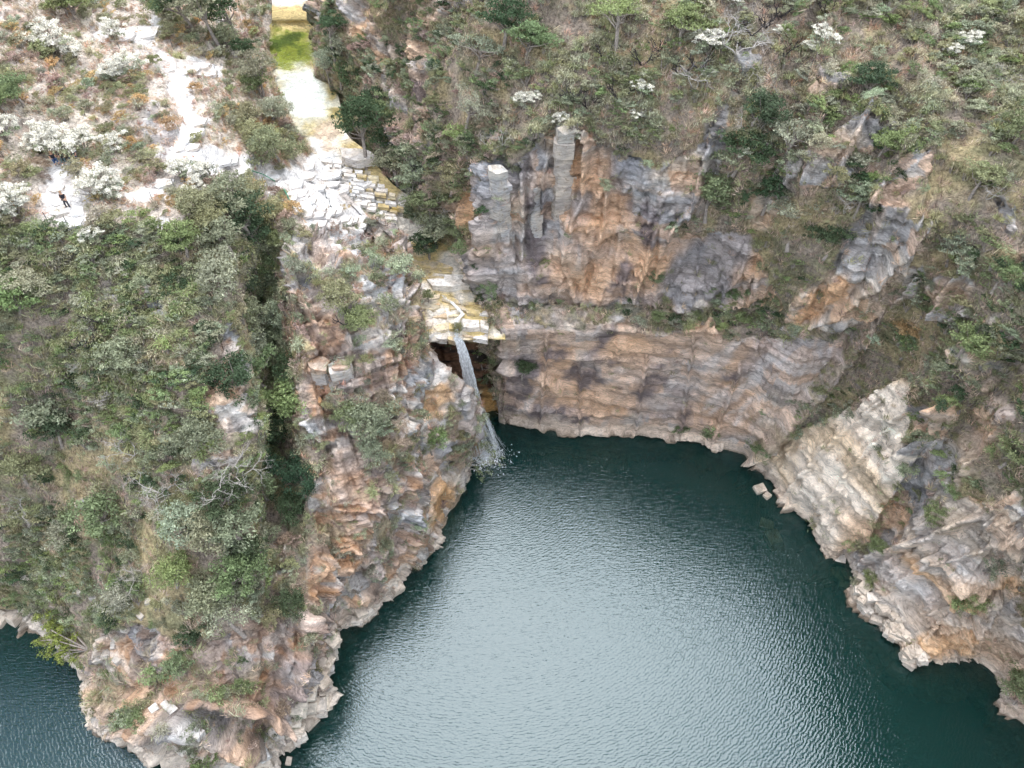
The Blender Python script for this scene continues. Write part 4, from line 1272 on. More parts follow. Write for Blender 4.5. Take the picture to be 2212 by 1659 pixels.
# ------------------------------------------------------------------ free-standing rock pillars and towers
def pillar(top, base_py, w_m, d_m, Ztop, height, label, col, lean=(0, 0), seed=0, capcol=None, rz=0.0):
    rr = np.random.default_rng(seed)
    c = Vector(P(top[0], top[1], Ztop))
    n = 9
    ang = [2 * math.pi * (i + rr.uniform(-.33, .33)) / n for i in range(n)]
    sup = [1.0 / max(abs(math.cos(a)), abs(math.sin(a))) ** 0.75 for a in ang]
    root = empty("rock_pillar", (c.x + lean[0] * height, c.y + lean[1] * height - 0.7, Ztop - height))
    z = 0.0
    lay = []
    while z < height:
        h = min(rr.uniform(0.35, 1.5), height - z + 0.01)
        lay.append((z, z + h - 0.03))
        z += h
    blocks = [[], []]
    for bi, (z0, z1) in enumerate(lay):
        f = z0 / height
        g = 1.22 - 0.26 * f + rr.uniform(-0.12, 0.10)
        ox, oy = rr.uniform(-.14, .14) - lean[0] * z0, rr.uniform(-.08, .08) - lean[1] * z0
        ring = [(math.cos(a + rz) * w_m * .5 * s * g * (1 + rr.uniform(-.14, .14)) + ox, math.sin(a + rz) * d_m * .5 * s * g * (1 + rr.uniform(-.14, .14)) + oy) for a, s in zip(ang, sup)]
        top_z = z1 if bi < len(lay) - 1 else z1 + 0.05
        V = [(x, y, z0) for x, y in ring] + [(x * rr.uniform(.97, 1.0), y * rr.uniform(.97, 1.0), top_z + (rr.uniform(-.3, .25) if bi == len(lay) - 1 else 0)) for x, y in ring]
        F = [tuple(reversed(range(n))), tuple(range(n, 2 * n))] + [(i, (i + 1) % n, n + (i + 1) % n, n + i) for i in range(n)]
        o = mesh_obj("rock_layer", V, F, M_STONE, root)
        cc = capcol if (capcol and bi == len(lay) - 1) else col
        k = rr.uniform(0.85, 1.12)
        o.color = (min(.85, cc[0] * k), min(.85, cc[1] * k), min(.85, cc[2] * k), 1)
    tag(root, label, "rock")
    return root
PG = (0.42, 0.40, 0.39)
PILLARS = [
    ((1075, 356), 520, 1.7, 1.6, 29.6, 9.5, "slim pale grey rock pillar with a flat white top beside the gorge", PG, (0.05, 0.0), 1, (0.56, 0.54, 0.51)),
    ((1216, 268), 470, 1.9, 2.0, 33.0, 9.0, "tall grey rock pillar capped by pale bushes at the cliff top", (0.44, 0.39, 0.35), (0.06, 0), 2, (0.46, 0.43, 0.39)),
    ((1156, 392), 520, 1.3, 1.3, 27.6, 7.0, "short grey rock spike between the two tall pillars", (0.46, 0.44, 0.43), (0.02, 0), 3, None),
    ((690, 772), 860, 1.5, 1.5, 20.9, 4.6, "grey rusty-topped rock tower beside the wooded cleft, left of its twin", (0.48, 0.45, 0.43), (-0.08, 0), 6, (0.42, 0.26, 0.17)),
    ((738, 775), 870, 1.8, 1.5, 20.9, 4.8, "grey rusty-topped rock tower on the promontory, right of its twin", (0.50, 0.47, 0.45), (-0.10, 0), 7, (0.46, 0.30, 0.22)),
    ((682, 852), 950, 1.2, 1.2, 18.4, 4.8, "narrow pale rock column with rusty lichen below the twin towers", (0.58, 0.54, 0.50), (-0.03, 0), 8, (0.50, 0.28, 0.14)),
]
for a in PILLARS:
    pillar(a[0], a[1], a[2], a[3], a[4], a[5], a[6], a[7], a[8], a[9], a[10], rz=random.uniform(-.3, .3))

# ------------------------------------------------------------------ overhanging ledges at the promontory's foot
def ledge(poly, Z, th, col, label, tilt=(0, 0), seed=0):
    o = slab(poly, 0, th, col, None, "rock_ledge", Z, label, seed, tilt, 0.16)
    return o
def ledge_row(line, width, Z0, Z1, th, cols, txt, seed, tilt):
    """a broken shelf: several jointed pieces end to end along a line"""
    rr = np.random.default_rng(seed)
    n = len(line) - 1
    words = ["leftmost", "second", "third", "fourth", "fifth", "sixth", "seventh"]
    for i in range(n):
        (x0, y0), (x1, y1) = line[i], line[i + 1]
        w0, w1 = width * rr.uniform(.7, 1.2), width * rr.uniform(.7, 1.2)
        poly = [(x0 + 1, y0 + rr.uniform(-4, 4)), (x0 + (x1 - x0) * .5, (y0 + y1) / 2 - rr.uniform(0, 6)), (x1 - 1, y1 + rr.uniform(-4, 4)), (x1 - rr.uniform(0, 8), y1 + w1), (x0 + (x1 - x0) * .45, (y0 + y1) / 2 + (w0 + w1) / 2 + rr.uniform(-4, 6)), (x0 + rr.uniform(0, 8), y0 + w0)]
        c = cols[i % len(cols)]
        lab = "%s, %s piece from the left" % (txt, words[i]) if i else "%s, leftmost piece" % txt
        slab(poly, 0, th * rr.uniform(.8, 1.3), c, None, "rock_ledge", Z0 + (Z1 - Z0) * i / max(1, n - 1) + rr.uniform(-.15, .15), lab, seed + i, (tilt[0] + rr.uniform(-.05, .05), tilt[1] + rr.uniform(-.06, .06)), 0.2)
TANS = [(0.52, 0.38, 0.27), (0.46, 0.37, 0.31), (0.56, 0.42, 0.30)]
GRYS = [(0.43, 0.40, 0.39), (0.47, 0.41, 0.37), (0.40, 0.37, 0.37)]
ledge_row([(345, 1642), (420, 1632), (500, 1628), (590, 1640)], 24, 0.9, 0.8, 0.9, [(0.62, 0.54, 0.45), (0.58, 0.49, 0.40)], "flat cream shelf at the promontory tip", 75, (0.0, 0.0))

# white fallen blocks under the ledge
for i, (x, y, s) in enumerate([(335, 1532, .9), (352, 1525, .8), (375, 1533, 1.0), (398, 1545, .9), (412, 1555, .8), (430, 1560, .9), (448, 1572, .8), (350, 1560, 1.5), (425, 1585, 1.1), (435, 1560, .8), (560, 1600, 1.2), (570, 1625, 1.4), (545, 1595, .9), (300, 1540, .8), (265, 1535, 1.0)]):
    boulder(x, y, s * 0.75, "white angular block fallen under the overhanging ledge at the lake corner", "white blocks under the ledge", None, WHITE_STONE)
for i, (x, y, s) in enumerate([(235, 1330, 1.0), (140, 1240, 1.1), (60, 1250, 1.2), (245, 1395, .8), (215, 1420, 1.1), (232, 1412, 1.0), (252, 1425, .9), (170, 1280, .9), (200, 1290, .8), (110, 1290, 1.0), (300, 1330, .7), (270, 1360, .8), (320, 1300, .7)]):
    boulder(x, y, s * 0.7, "pale banded boulder on the scrubby slope above the left lake", "boulders on the slope above the left lake", None, [(0.52, 0.48, 0.43), (0.50, 0.46, 0.42), (0.46, 0.42, 0.38)])
# shoreline of the promontory
boulder(690, 1522, 1.75, "large cream box-shaped boulder standing at the promontory waterline", None, 0.25, [(0.72, 0.62, 0.50)], True, 0.3, 0.85)
boulder(712, 1412, 1.35, "rounded cream boulder beside the grassy cleft at the waterline", None, 0.5, [(0.68, 0.60, 0.52)], False, 0.2, 0.8)
sh = [(880, 1252), (835, 1310), (800, 1335), (760, 1350), (735, 1400), (715, 1450), (700, 1490), (690, 1535), (660, 1585), (640, 1610), (620, 1645), (600, 1665)]
for i in range(52):
    t = random.random() * (len(sh) - 1.001)
    a = int(t); f = t - a
    x = sh[a][0] + (sh[a + 1][0] - sh[a][0]) * f + random.uniform(-24, 5)
    y = sh[a][1] + (sh[a + 1][1] - sh[a][1]) * f + random.uniform(-16, 4)
    boulder(x, y, random.uniform(0.45, 1.25), "cream angular boulder on the promontory shore of the pool", "boulders along the promontory shore", None if random.random() < .75 else 0.1, PALE_STONE)
for i, (x, y) in enumerate([(640, 1530), (650, 1540), (638, 1560), (655, 1520), (668, 1500), (660, 1555), (645, 1580), (672, 1530)]):
    boulder(x, y, 0.95, "squared cream block in the paved-looking row below the rock rib", "squared blocks at the rib's foot", None, [(0.72, 0.64, 0.54)], True, 0.1, 0.6)
# right shore rubble
for i in range(75):
    t = random.random()
    x = 1800 + 175 * t + random.uniform(-10, 38)
    y = 1225 + 215 * t + random.uniform(-18, 6)
    boulder(x, y, random.uniform(0.4, 1.15), "broken cream boulder in the rubble along the right shore", "rubble along the right shore", None, PALE_STONE)
boulder(1641, 1057, 1.15, "larger flat tan block poking out of the pool by the right shore", None, 0.12, [(0.56, 0.46, 0.36)], True, 0.3, 0.5)
boulder(1657, 1071, 0.8, "smaller flat tan block poking out of the pool by the right shore", None, 0.1, [(0.56, 0.46, 0.36)], True, 0.6, 0.5)
boulder(1655, 1135, 1.3, "rust-brown boulder lying under water off the right shore", None, -0.62, [(0.42, 0.24, 0.08)], False)
boulder(1672, 1165, 1.5, "larger rust-brown boulder sunk under water off the right shore", None, -0.72, [(0.38, 0.21, 0.07)], False)
for i, (x, y, s) in enumerate([(30, 1330, 1.6), (0, 1338, 1.4), (-40, 1340, 1.5), (60, 1318, 1.0)]):
    boulder(x, y, s, "cream boulder on the far left lake shore", "boulders on the far left lake shore", 0.2, PALE_STONE, False)
# boulders around the fall and under the back wall

# ------------------------------------------------------------------ waterfall and the upper stream pool
def mat_fall():
    m, n, l = new_mat("falling_white_water")
    out = N(n, 'ShaderNodeOutputMaterial')
    d = N(n, 'ShaderNodeBsdfDiffuse'); d.inputs['Color'].default_value = (0.9, 0.92, 0.94, 1)
    t = N(n, 'ShaderNodeBsdfTransparent')
    geo = N(n, 'ShaderNodeNewGeometry')
    mp = N(n, 'ShaderNodeMapping'); mp.inputs['Scale'].default_value = (7, 7, 2.2)
    l.new(geo.outputs['Position'], mp.inputs['Vector'])
    n1 = N(n, 'ShaderNodeTexNoise'); n1.inputs['Scale'].default_value = 1.2; n1.inputs['Detail'].default_value = 3
    l.new(mp.outputs['Vector'], n1.inputs['Vector'])
    r = N(n, 'ShaderNodeMapRange'); r.inputs['From Min'].default_value = 0.40; r.inputs['From Max'].default_value = 0.60
    r.inputs['To Min'].default_value = 0.6; r.inputs['To Max'].default_value = 1.0
    l.new(n1.outputs['Fac'], r.inputs['Value'])
    ms = N(n, 'ShaderNodeMixShader')
    l.new(r.outputs['Result'], ms.inputs['Fac'])
    l.new(t.outputs['BSDF'], ms.inputs[1]); l.new(d.outputs['BSDF'], ms.inputs[2])
    l.new(ms.outputs['Shader'], out.inputs['Surface'])
    return m
M_FALL = mat_fall()
def strands(name, path, widths, count, w0, w1, parent, seed):
    rr = np.random.default_rng(seed)
    V, F = [], []
    path = [Vector(p) for p in path]
    for s in range(count):
        off = rr.uniform(-1, 1); dy = rr.uniform(-0.35, 0.35)
        a, b = sorted(rr.uniform(0, 1, 2))
        if b - a < 0.35: a, b = max(0, a - 0.25), min(1, b + 0.25)
        w = rr.uniform(w0, w1)
        steps = 14
        base = len(V)
        for k in range(steps + 1):
            t = a + (b - a) * k / steps
            f = t * (len(path) - 1); i = min(int(f), len(path) - 2); g = f - i
            c = path[i].lerp(path[i + 1], g)
            sp = widths[i] * (1 - g) + widths[i + 1] * g
            x = c.x + off * sp * .5 + rr.normal() * 0.035 + 0.05 * sp * math.sin(5 * t + 9 * off)
            e = w * (1.0 if 0 < k < steps else 0.3)
            V.append((x - e / 2, c.y + dy * sp * .6, c.z)); V.append((x + e / 2, c.y + dy * sp * .6 - 0.03, c.z))
        for k in range(steps):
            j = base + 2 * k
            F.append((j, j + 1, j + 3, j + 2))
    o = mesh_obj(name, V, F, M_FALL, parent)
    return o
lip = Vector(P(986, 728, 15.0)); imp = Vector(P(1026, 885, 5.6)); foot = Vector(P(1052, 985, 0.1))
fall = empty("waterfall", foot)
tag(fall, "narrow white waterfall dropping from the stepped ledge into the dark pool", "waterfall")
path = []
for k in range(13):
    t = k / 12
    q = lip.lerp(imp, t); q.z = lip.z + (imp.z - lip.z) * t ** 1.35; q.y = lip.y + (imp.y - lip.y) * t ** 0.8; q.x = lip.x + (imp.x - lip.x) * t ** .7
    path.append(q)
loc = lambda pts: [p - foot for p in pts]
strands("falling_column", loc(path), [0.6 + 1.0 * k / 12 for k in range(13)], 300, 0.03, 0.12, fall, 1)
path2 = [imp.lerp(foot, k / 8) for k in range(9)]
strands("lower_fan", loc(path2), [1.7 + 3.2 * k / 8 for k in range(9)], 230, 0.02, 0.06, fall, 2)
rr = np.random.default_rng(5)
V, F = [], []
for k in range(2200):
    r = abs(rr.normal()) * 1.15
    a = rr.uniform(0, 6.28)
    c = np.array([math.cos(a) * r * 1.1 - 0.2, math.sin(a) * r * 0.9 - 0.3, 0.04 + abs(rr.normal()) * 0.25 * max(0, 1.4 - r * .4)])
    s = rr.uniform(0.03, 0.09)
    b = len(V)
    for _ in range(3):
        V.append(tuple(c + rr.normal(size=3) * s))
    F.append((b, b + 1, b + 2))
sp = mesh_obj("splash", V, F, M_FALL, fall)
# small trickle on the ledges
tr = empty("ledge_trickle", P(960, 700, 15.6))
o0 = Vector(tr.location)
strands("thin_water", [Vector(P(x, y, ground(x, y)[0].z + 0.3)) - o0 for x, y in [(955, 636), (962, 645), (975, 652), (990, 668), (1000, 678), (985, 692), (985, 715), (986, 730)]], [0.35] * 8, 45, 0.02, 0.06, tr, 9)
tag(tr, "white trickle of water running over the ochre ledges to the fall's lip", "stream")

def mat_pool():
    m, n, l = new_mat("clear_shallow_water")
    out = N(n, 'ShaderNodeOutputMaterial')
    t = N(n, 'ShaderNodeBsdfTransparent'); t.inputs['Color'].default_value = (0.93, 0.95, 0.90, 1)
    g = N(n, 'ShaderNodeBsdfGlossy'); g.inputs['Roughness'].default_value = 0.08
    geo = N(n, 'ShaderNodeNewGeometry')
    n1 = N(n, 'ShaderNodeTexNoise'); n1.inputs['Scale'].default_value = 3
    l.new(geo.outputs['Position'], n1.inputs['Vector'])
    bp = N(n, 'ShaderNodeBump'); bp.inputs['Strength'].default_value = 0.15; bp.inputs['Distance'].default_value = 0.1
    l.new(n1.outputs['Fac'], bp.inputs['Height']); l.new(bp.outputs['Normal'], g.inputs['Normal'])
    fr = N(n, 'ShaderNodeFresnel'); fr.inputs['IOR'].default_value = 1.33
    ms = N(n, 'ShaderNodeMixShader')
    l.new(fr.outputs['Fac'], ms.inputs['Fac']); l.new(t.outputs['BSDF'], ms.inputs[1]); l.new(g.outputs['BSDF'], ms.inputs[2])
    l.new(ms.outputs['Shader'], out.inputs['Surface'])
    return m
pool_px = [(565, 66), (690, 60), (712, 120), (735, 200), (742, 262), (700, 262), (665, 290), (625, 290), (600, 200), (565, 120)]
o = mesh_obj("stream_water", [P(x, y, 24.42) for x, y in pool_px], [tuple(reversed(range(len(pool_px))))], mat_pool())
o['kind'] = 'structure'

# ------------------------------------------------------------------ plants: mesh builders
M_LEAF = mat_foliage("leaves")
M_BLOSSOM = mat_foliage("pale_blossom", (0.62, 0.60, 0.50), 0.1, 0.25)
M_TWIG = mat_plain("grey_brown_bark", (0.27, 0.23, 0.20), 0.9, 0.35, 6)
M_DEAD = mat_plain("bleached_dead_wood", (0.46, 0.42, 0.39), 0.85, 0.25, 5)
M_BURNT = mat_plain("charred_wood", (0.035, 0.028, 0.028), 0.9, 0.4, 6)
M_RUSTW = mat_plain("tan_dry_twigs", (0.42, 0.30, 0.20), 0.9, 0.3, 6)

class MB:
    def __init__(s):
        s.v, s.f, s.tone, s.mi = [], [], [], []
        s.n = 0
    def leaves(s, c, d, up, L, Wd, tone, mi=0):
        """diamond leaves: centres c, long axes d, second axes up"""
        a = d * (L * 0.5)[:, None]
        b = up * (Wd * 0.5)[:, None]
        q = np.stack([c - a, c + b, c + a, c - b], 1).reshape(-1, 3)
        k = len(c)
        s.v.append(q)
        s.f.append((np.arange(k * 4).reshape(k, 4) + s.n))
        s.tone.append(np.repeat(tone, 4))
        s.mi.append(np.full(k, mi))
        s.n += k * 4
    def tube(s, pts, r0, r1, mi=0, sides=4):
        pts = [np.asarray(p, float) for p in pts]
        k = len(pts)
        rings = []
        for i, p in enumerate(pts):
            d = pts[min(i + 1, k - 1)] - pts[max(i - 1, 0)]
            d = d / (np.linalg.norm(d) + 1e-9)
            x = np.cross(d, [0.31, 0.77, 0.55]); x /= np.linalg.norm(x) + 1e-9
            y = np.cross(d, x)
            r = r0 + (r1 - r0) * i / (k - 1)
            for j in range(sides):
                t = 2 * math.pi * j / sides
                rings.append(p + (x * math.cos(t) + y * math.sin(t)) * r)
        s.v.append(np.array(rings))
        F = []
        for i in range(k - 1):
            for j in range(sides):
                F.append((s.n + i * sides + j, s.n + i * sides + (j + 1) % sides, s.n + (i + 1) * sides + (j + 1) % sides, s.n + (i + 1) * sides + j))
        s.f.append(np.array(F))
        s.tone.append(np.full(len(rings), 0.4))
        s.mi.append(np.full(len(F), mi))
        s.n += len(rings)
    def mesh(s, name, mats):
        me = bpy.data.meshes.new(name)
        v = np.concatenate(s.v); f = np.concatenate(s.f)
        me.vertices.add(len(v)); me.vertices.foreach_set('co', v.astype(np.float32).ravel())
        me.loops.add(f.size); me.loops.foreach_set('vertex_index', f.astype(np.int32).ravel())
        me.polygons.add(len(f)); me.polygons.foreach_set('loop_start', np.arange(0, f.size, 4, dtype=np.int32))
        for m in mats: me.materials.append(m)
        me.polygons.foreach_set('material_index', np.concatenate(s.mi).astype(np.int32))
        me.update(calc_edges=True)
        a = me.attributes.new('leaf_tone', 'FLOAT', 'POINT')
        a.data.foreach_set('value', np.concatenate(s.tone).astype(np.float32))
        return me

def unit(v):
    return v / np.maximum(np.linalg.norm(v, axis=1, keepdims=True), 1e-9)

def crown(mb, rr, R, Hc, base, nclump, nleaf, rc, L, mi=0, wide=0.45, open_=0.0):
    """leaf clumps through a dome of radius R and height Hc standing on `base`"""
    cs = []
    while len(cs) < nclump:
        q = rr.uniform(-1, 1, 3)
        r = np.linalg.norm(q)
        if r > 1 or r < 0.35 or q[2] < -0.35: continue
        lump = 0.82 + 0.25 * math.sin(3 * math.atan2(q[1], q[0]) + rr.uniform(0, 1))
        cs.append(np.array([q[0] * R * lump, q[1] * R * lump, base + (q[2] * 0.5 + 0.45) * Hc]))
    cs = np.array(cs)
    for c in cs:
        k = int(nleaf * rr.uniform(0.6, 1.3))
        d = unit(rr.normal(size=(k, 3)))
        d[:, 2] = np.abs(d[:, 2]) * 0.8 + d[:, 2] * 0.2
        rad = rc * rr.uniform(0.35, 1.1, k)
        ctr = c + d * rad[:, None] * np.array([1, 1, 0.75])
        nrm = unit(d + 0.6 * rr.normal(size=(k, 3)))
        ax = unit(np.cross(nrm, rr.normal(size=(k, 3))))
        up = np.cross(nrm, ax)
        tone = np.clip(rr.normal(0.42, 0.17, k) + rr.normal() * 0.10, 0, 0.86) + (rr.random(k) < 0.05) * 0.14
        mb.leaves(ctr, ax, up, L * rr.uniform(0.7, 1.3, k), L * wide * rr.uniform(0.8, 1.2, k), np.clip(tone, 0, 1), mi)
    return cs

def shrub_meshes(k, R=1.0, H=1.1, ncl=26, nl=34, rc=0.30, L=0.17, sticks=0):
    rr = np.random.default_rng(3000 + k)
    fo, st = MB(), MB()
    cs = crown(fo, rr, R, H, 0.15, ncl, nl, rc, L)
    for c in cs[::2]:
        mid = c * 0.5 + rr.normal(size=3) * 0.06
        st.tube([(0, 0, -0.15), mid, c], 0.035, 0.010, 0, 3)
    for _ in range(sticks):
        a = rr.uniform(0, 6.28); e = np.array([math.cos(a) * R * rr.uniform(.5, 1.1), math.sin(a) * R * rr.uniform(.5, 1.1), H * rr.uniform(.7, 1.15)])
        st.tube([(0, 0, 0), e * .5 + rr.normal(size=3) * .1, e], 0.03, 0.008, 0, 3)
    return fo.mesh("foliage", [M_LEAF]), st.mesh("stems", [M_TWIG])

def rosette_mesh(k, n=70, L=0.62, stem=0.25):
    rr = np.random.default_rng(3300 + k)
    mb = MB()
    heads = [(rr.uniform(-.34, .34), rr.uniform(-.34, .34), rr.uniform(0.15, 0.5) * stem * 3) for _ in range(5)]
    for h in heads:
        m = n // 3
        a = rr.uniform(0, 6.28, m); e = rr.uniform(0.15, 1.35, m)
        d = np.stack([np.cos(a) * np.cos(e), np.sin(a) * np.cos(e), np.sin(e)], 1)
        l = L * rr.uniform(0.6, 1.1, m)
        c = np.array(h) + d * (l * 0.5)[:, None]
        side = unit(np.cross(d, np.array([0, 0, 1.0]) + 0.2 * rr.normal(size=(m, 3))))
        mb.leaves(c, d, side, l, np.full(m, 0.055), np.clip(rr.normal(0.5, 0.2, m), 0, 0.97))
        # drooping tips
        tip = np.array(h) + d * l[:, None]
        d2 = unit(d + np.array([0, 0, -0.9]))
        mb.leaves(tip + d2 * (l * 0.2)[:, None], d2, side, l * 0.45, np.full(m, 0.045), np.clip(rr.normal(0.6, 0.2, m), 0, 0.97))
        mb.tube([(h[0] * .5, h[1] * .5, -0.2), (h[0], h[1], h[2])], 0.05, 0.04, 1, 4)
    return mb.mesh("leaf_rosette", [M_LEAF, M_TWIG])

def tuft_mesh(k, n=34, L=0.5):
    rr = np.random.default_rng(3400 + k)
    mb = MB()
    a = rr.uniform(0, 6.28, n); e = rr.uniform(0.35, 1.5, n)
    d = np.stack([np.cos(a) * np.cos(e), np.sin(a) * np.cos(e), np.sin(e)], 1)
    l = L * rr.uniform(0.5, 1.2, n)
    o = np.stack([rr.normal(size=n) * .12, rr.normal(size=n) * .12, np.zeros(n)], 1)
    side = unit(np.cross(d, rr.normal(size=(n, 3))))
    mb.leaves(o + d * (l * .5)[:, None], d, side, l, np.full(n, 0.038), np.clip(rr.normal(0.5, 0.22, n), 0, 0.97))
    return mb.mesh("grass_tuft", [M_LEAF])

def bare_mesh(k, mat, levels=4, L=0.8, r=0.05, n0=4, spread=0.75, sides=4):
    rr = np.random.default_rng(3500 + k)
    tr, br = MB(), MB()
    def grow(p, d, l, r, lev):
        mid = p + d * l * .5 + rr.normal(size=3) * l * .07
        e = p + d * l + rr.normal(size=3) * l * .12
        (tr if lev == 0 else br).tube([p, mid, e], r, r * .6, 0, sides)
        if lev < levels:
            for _ in range(rr.integers(2, 4)):
                nd = d + rr.normal(size=3) * spread; nd[2] = nd[2] * .8 + 0.22
                nd /= np.linalg.norm(nd)
                grow(e, nd, l * rr.uniform(.6, .85), r * .6, lev + 1)
    for i in range(n0):
        a = 6.28 * i / n0 + rr.uniform(-.4, .4)
        d = np.array([math.cos(a) * .75, math.sin(a) * .75, 0.8]); d /= np.linalg.norm(d)
        grow(np.array([0, 0, -0.1]), d, L, r, 0)
    return tr.mesh("trunk", [mat]), br.mesh("branches", [mat])

def tree_meshes(k, R, H, hc, ncl, nl, rc, L, flat=1.0):
    """R crown radius, H crown height, hc height of crown base"""
    rr = np.random.default_rng(3700 + k)
    fo, tr = MB(), MB()
    cs = crown(fo, rr, R, H, hc, ncl, nl, rc, L)
    top = np.array([rr.normal() * .2, rr.normal() * .2, hc + H * .3])
    tr.tube([(0, 0, -0.6), top * [.5, .5, .45] + rr.normal(size=3) * .12, top], 0.055 * R + .06, 0.03 * R + 0.03, 0, 6)
    for c in cs[::3]:
        s0 = top * rr.uniform(.55, 1.0)
        tr.tube([s0, (s0 + c) * .5 + rr.normal(size=3) * .15, c], 0.022 * R + .02, 0.012, 0, 4)
    return fo.mesh("crown", [M_LEAF]), tr.mesh("trunk", [M_TWIG])

SHRUB = [shrub_meshes(k) for k in range(4)] + [shrub_meshes(4 + k, 1.0, 1.3, 18, 26, 0.27, 0.15, 5) for k in range(3)] + [shrub_meshes(7 + k, 1.0, 0.8, 30, 40, 0.28, 0.12, 2) for k in range(2)]
ROSE = [rosette_mesh(k) for k in range(4)]
TUFT = [tuft_mesh(k) for k in range(4)]
BUSHY = [tree_meshes(k, 2.0, 2.4, 0.5, 46, 62, 0.58, 0.22) for k in range(3)]
TALL = [tree_meshes(10 + k, 2.0, 2.8, 2.2, 40, 58, 0.60, 0.24) for k in range(3)]
FEATHER = [tree_meshes(20 + k, 2.2, 1.3, 1.8, 40, 44, 0.48, 0.17) for k in range(2)]
DENSE = [tree_meshes(30, 2.4, 2.8, 0.4, 90, 90, 0.55, 0.17)]
BARE = [bare_mesh(k, M_DEAD, 5, 0.62, 0.035, 3) for k in range(3)]
BURNT = [bare_mesh(10 + k, M_BURNT, 2, 0.55, 0.06, 5, 0.4) for k in range(3)]
TWIGGY = [bare_mesh(20 + k, M_TWIG, 4, 0.42, 0.022, 6, 0.7, 3) for k in range(2)]

C_GREYG = (0.255, 0.269, 0.182)
C_OLIVE = (0.27, 0.262, 0.153)
C_MID = (0.198, 0.236, 0.125)
C_DARK = (0.078, 0.110, 0.062)
C_YEL = (0.285, 0.285, 0.165)
C_LIME = (0.23, 0.275, 0.125)
C_STRAW = (0.49, 0.381, 0.288)
C_RUSTG = (0.428, 0.274, 0.196)
C_TAN = (0.351, 0.268, 0.219)
C_SAGE = (0.311, 0.325, 0.232)
C_GOLD = (0.45, 0.327, 0.168)
C_PALEY = (0.36, 0.345, 0.25)
CNAME = {C_GREYG: "grey-green", C_OLIVE: "olive", C_MID: "mid green", C_DARK: "dark green", C_YEL: "yellow-green", C_LIME: "lime green", C_STRAW: "straw", C_RUSTG: "rusty", C_TAN: "tan", C_SAGE: "sage green", C_GOLD: "golden", C_PALEY: "pale yellow"}

def jit(c, a=0.15):
    k = 1 + random.uniform(-a, a)
    return tuple(min(0.8, x * k * (1 + random.uniform(-.06, .06))) for x in c) + (1,)

LABELS = {}
def plant(name, parts, pos, scale, col, label, cat, group=None, nrm=None, rz=None, part_names=("crown", "trunk"), squash=1.0, lean=0.3, cols=None):
    """parts: meshes; one Empty per plant, its parts below it"""
    root = empty(name, pos)
    z = Vector((0, 0, 1))
    if nrm is not None:
        z = (z * (1 - lean) + nrm * lean).normalized()
    qt = z.to_track_quat('Z', 'Y')
    root.rotation_mode = 'QUATERNION'
    root.rotation_quaternion = qt @ Matrix.Rotation(random.uniform(0, 6.28) if rz is None else rz, 3, 'Z').to_quaternion()
    root.scale = (scale, scale, scale * squash)
    for i, (me, pn) in enumerate(zip(parts, part_names)):
        o = bpy.data.objects.new(pn, me)
        ROOT.objects.link(o)
        o.parent = root
        o.color = cols[i] if cols else col
    tag(root, label, cat, group)
    return root

def above(px, py, h):
    """ground point whose plant, h tall, shows its middle at (px, py)"""
    g, n = ground(px, py)
    dep = project(np.array(g))[2]
    return ground(px, py + h * 0.68 * FPX / float(dep))

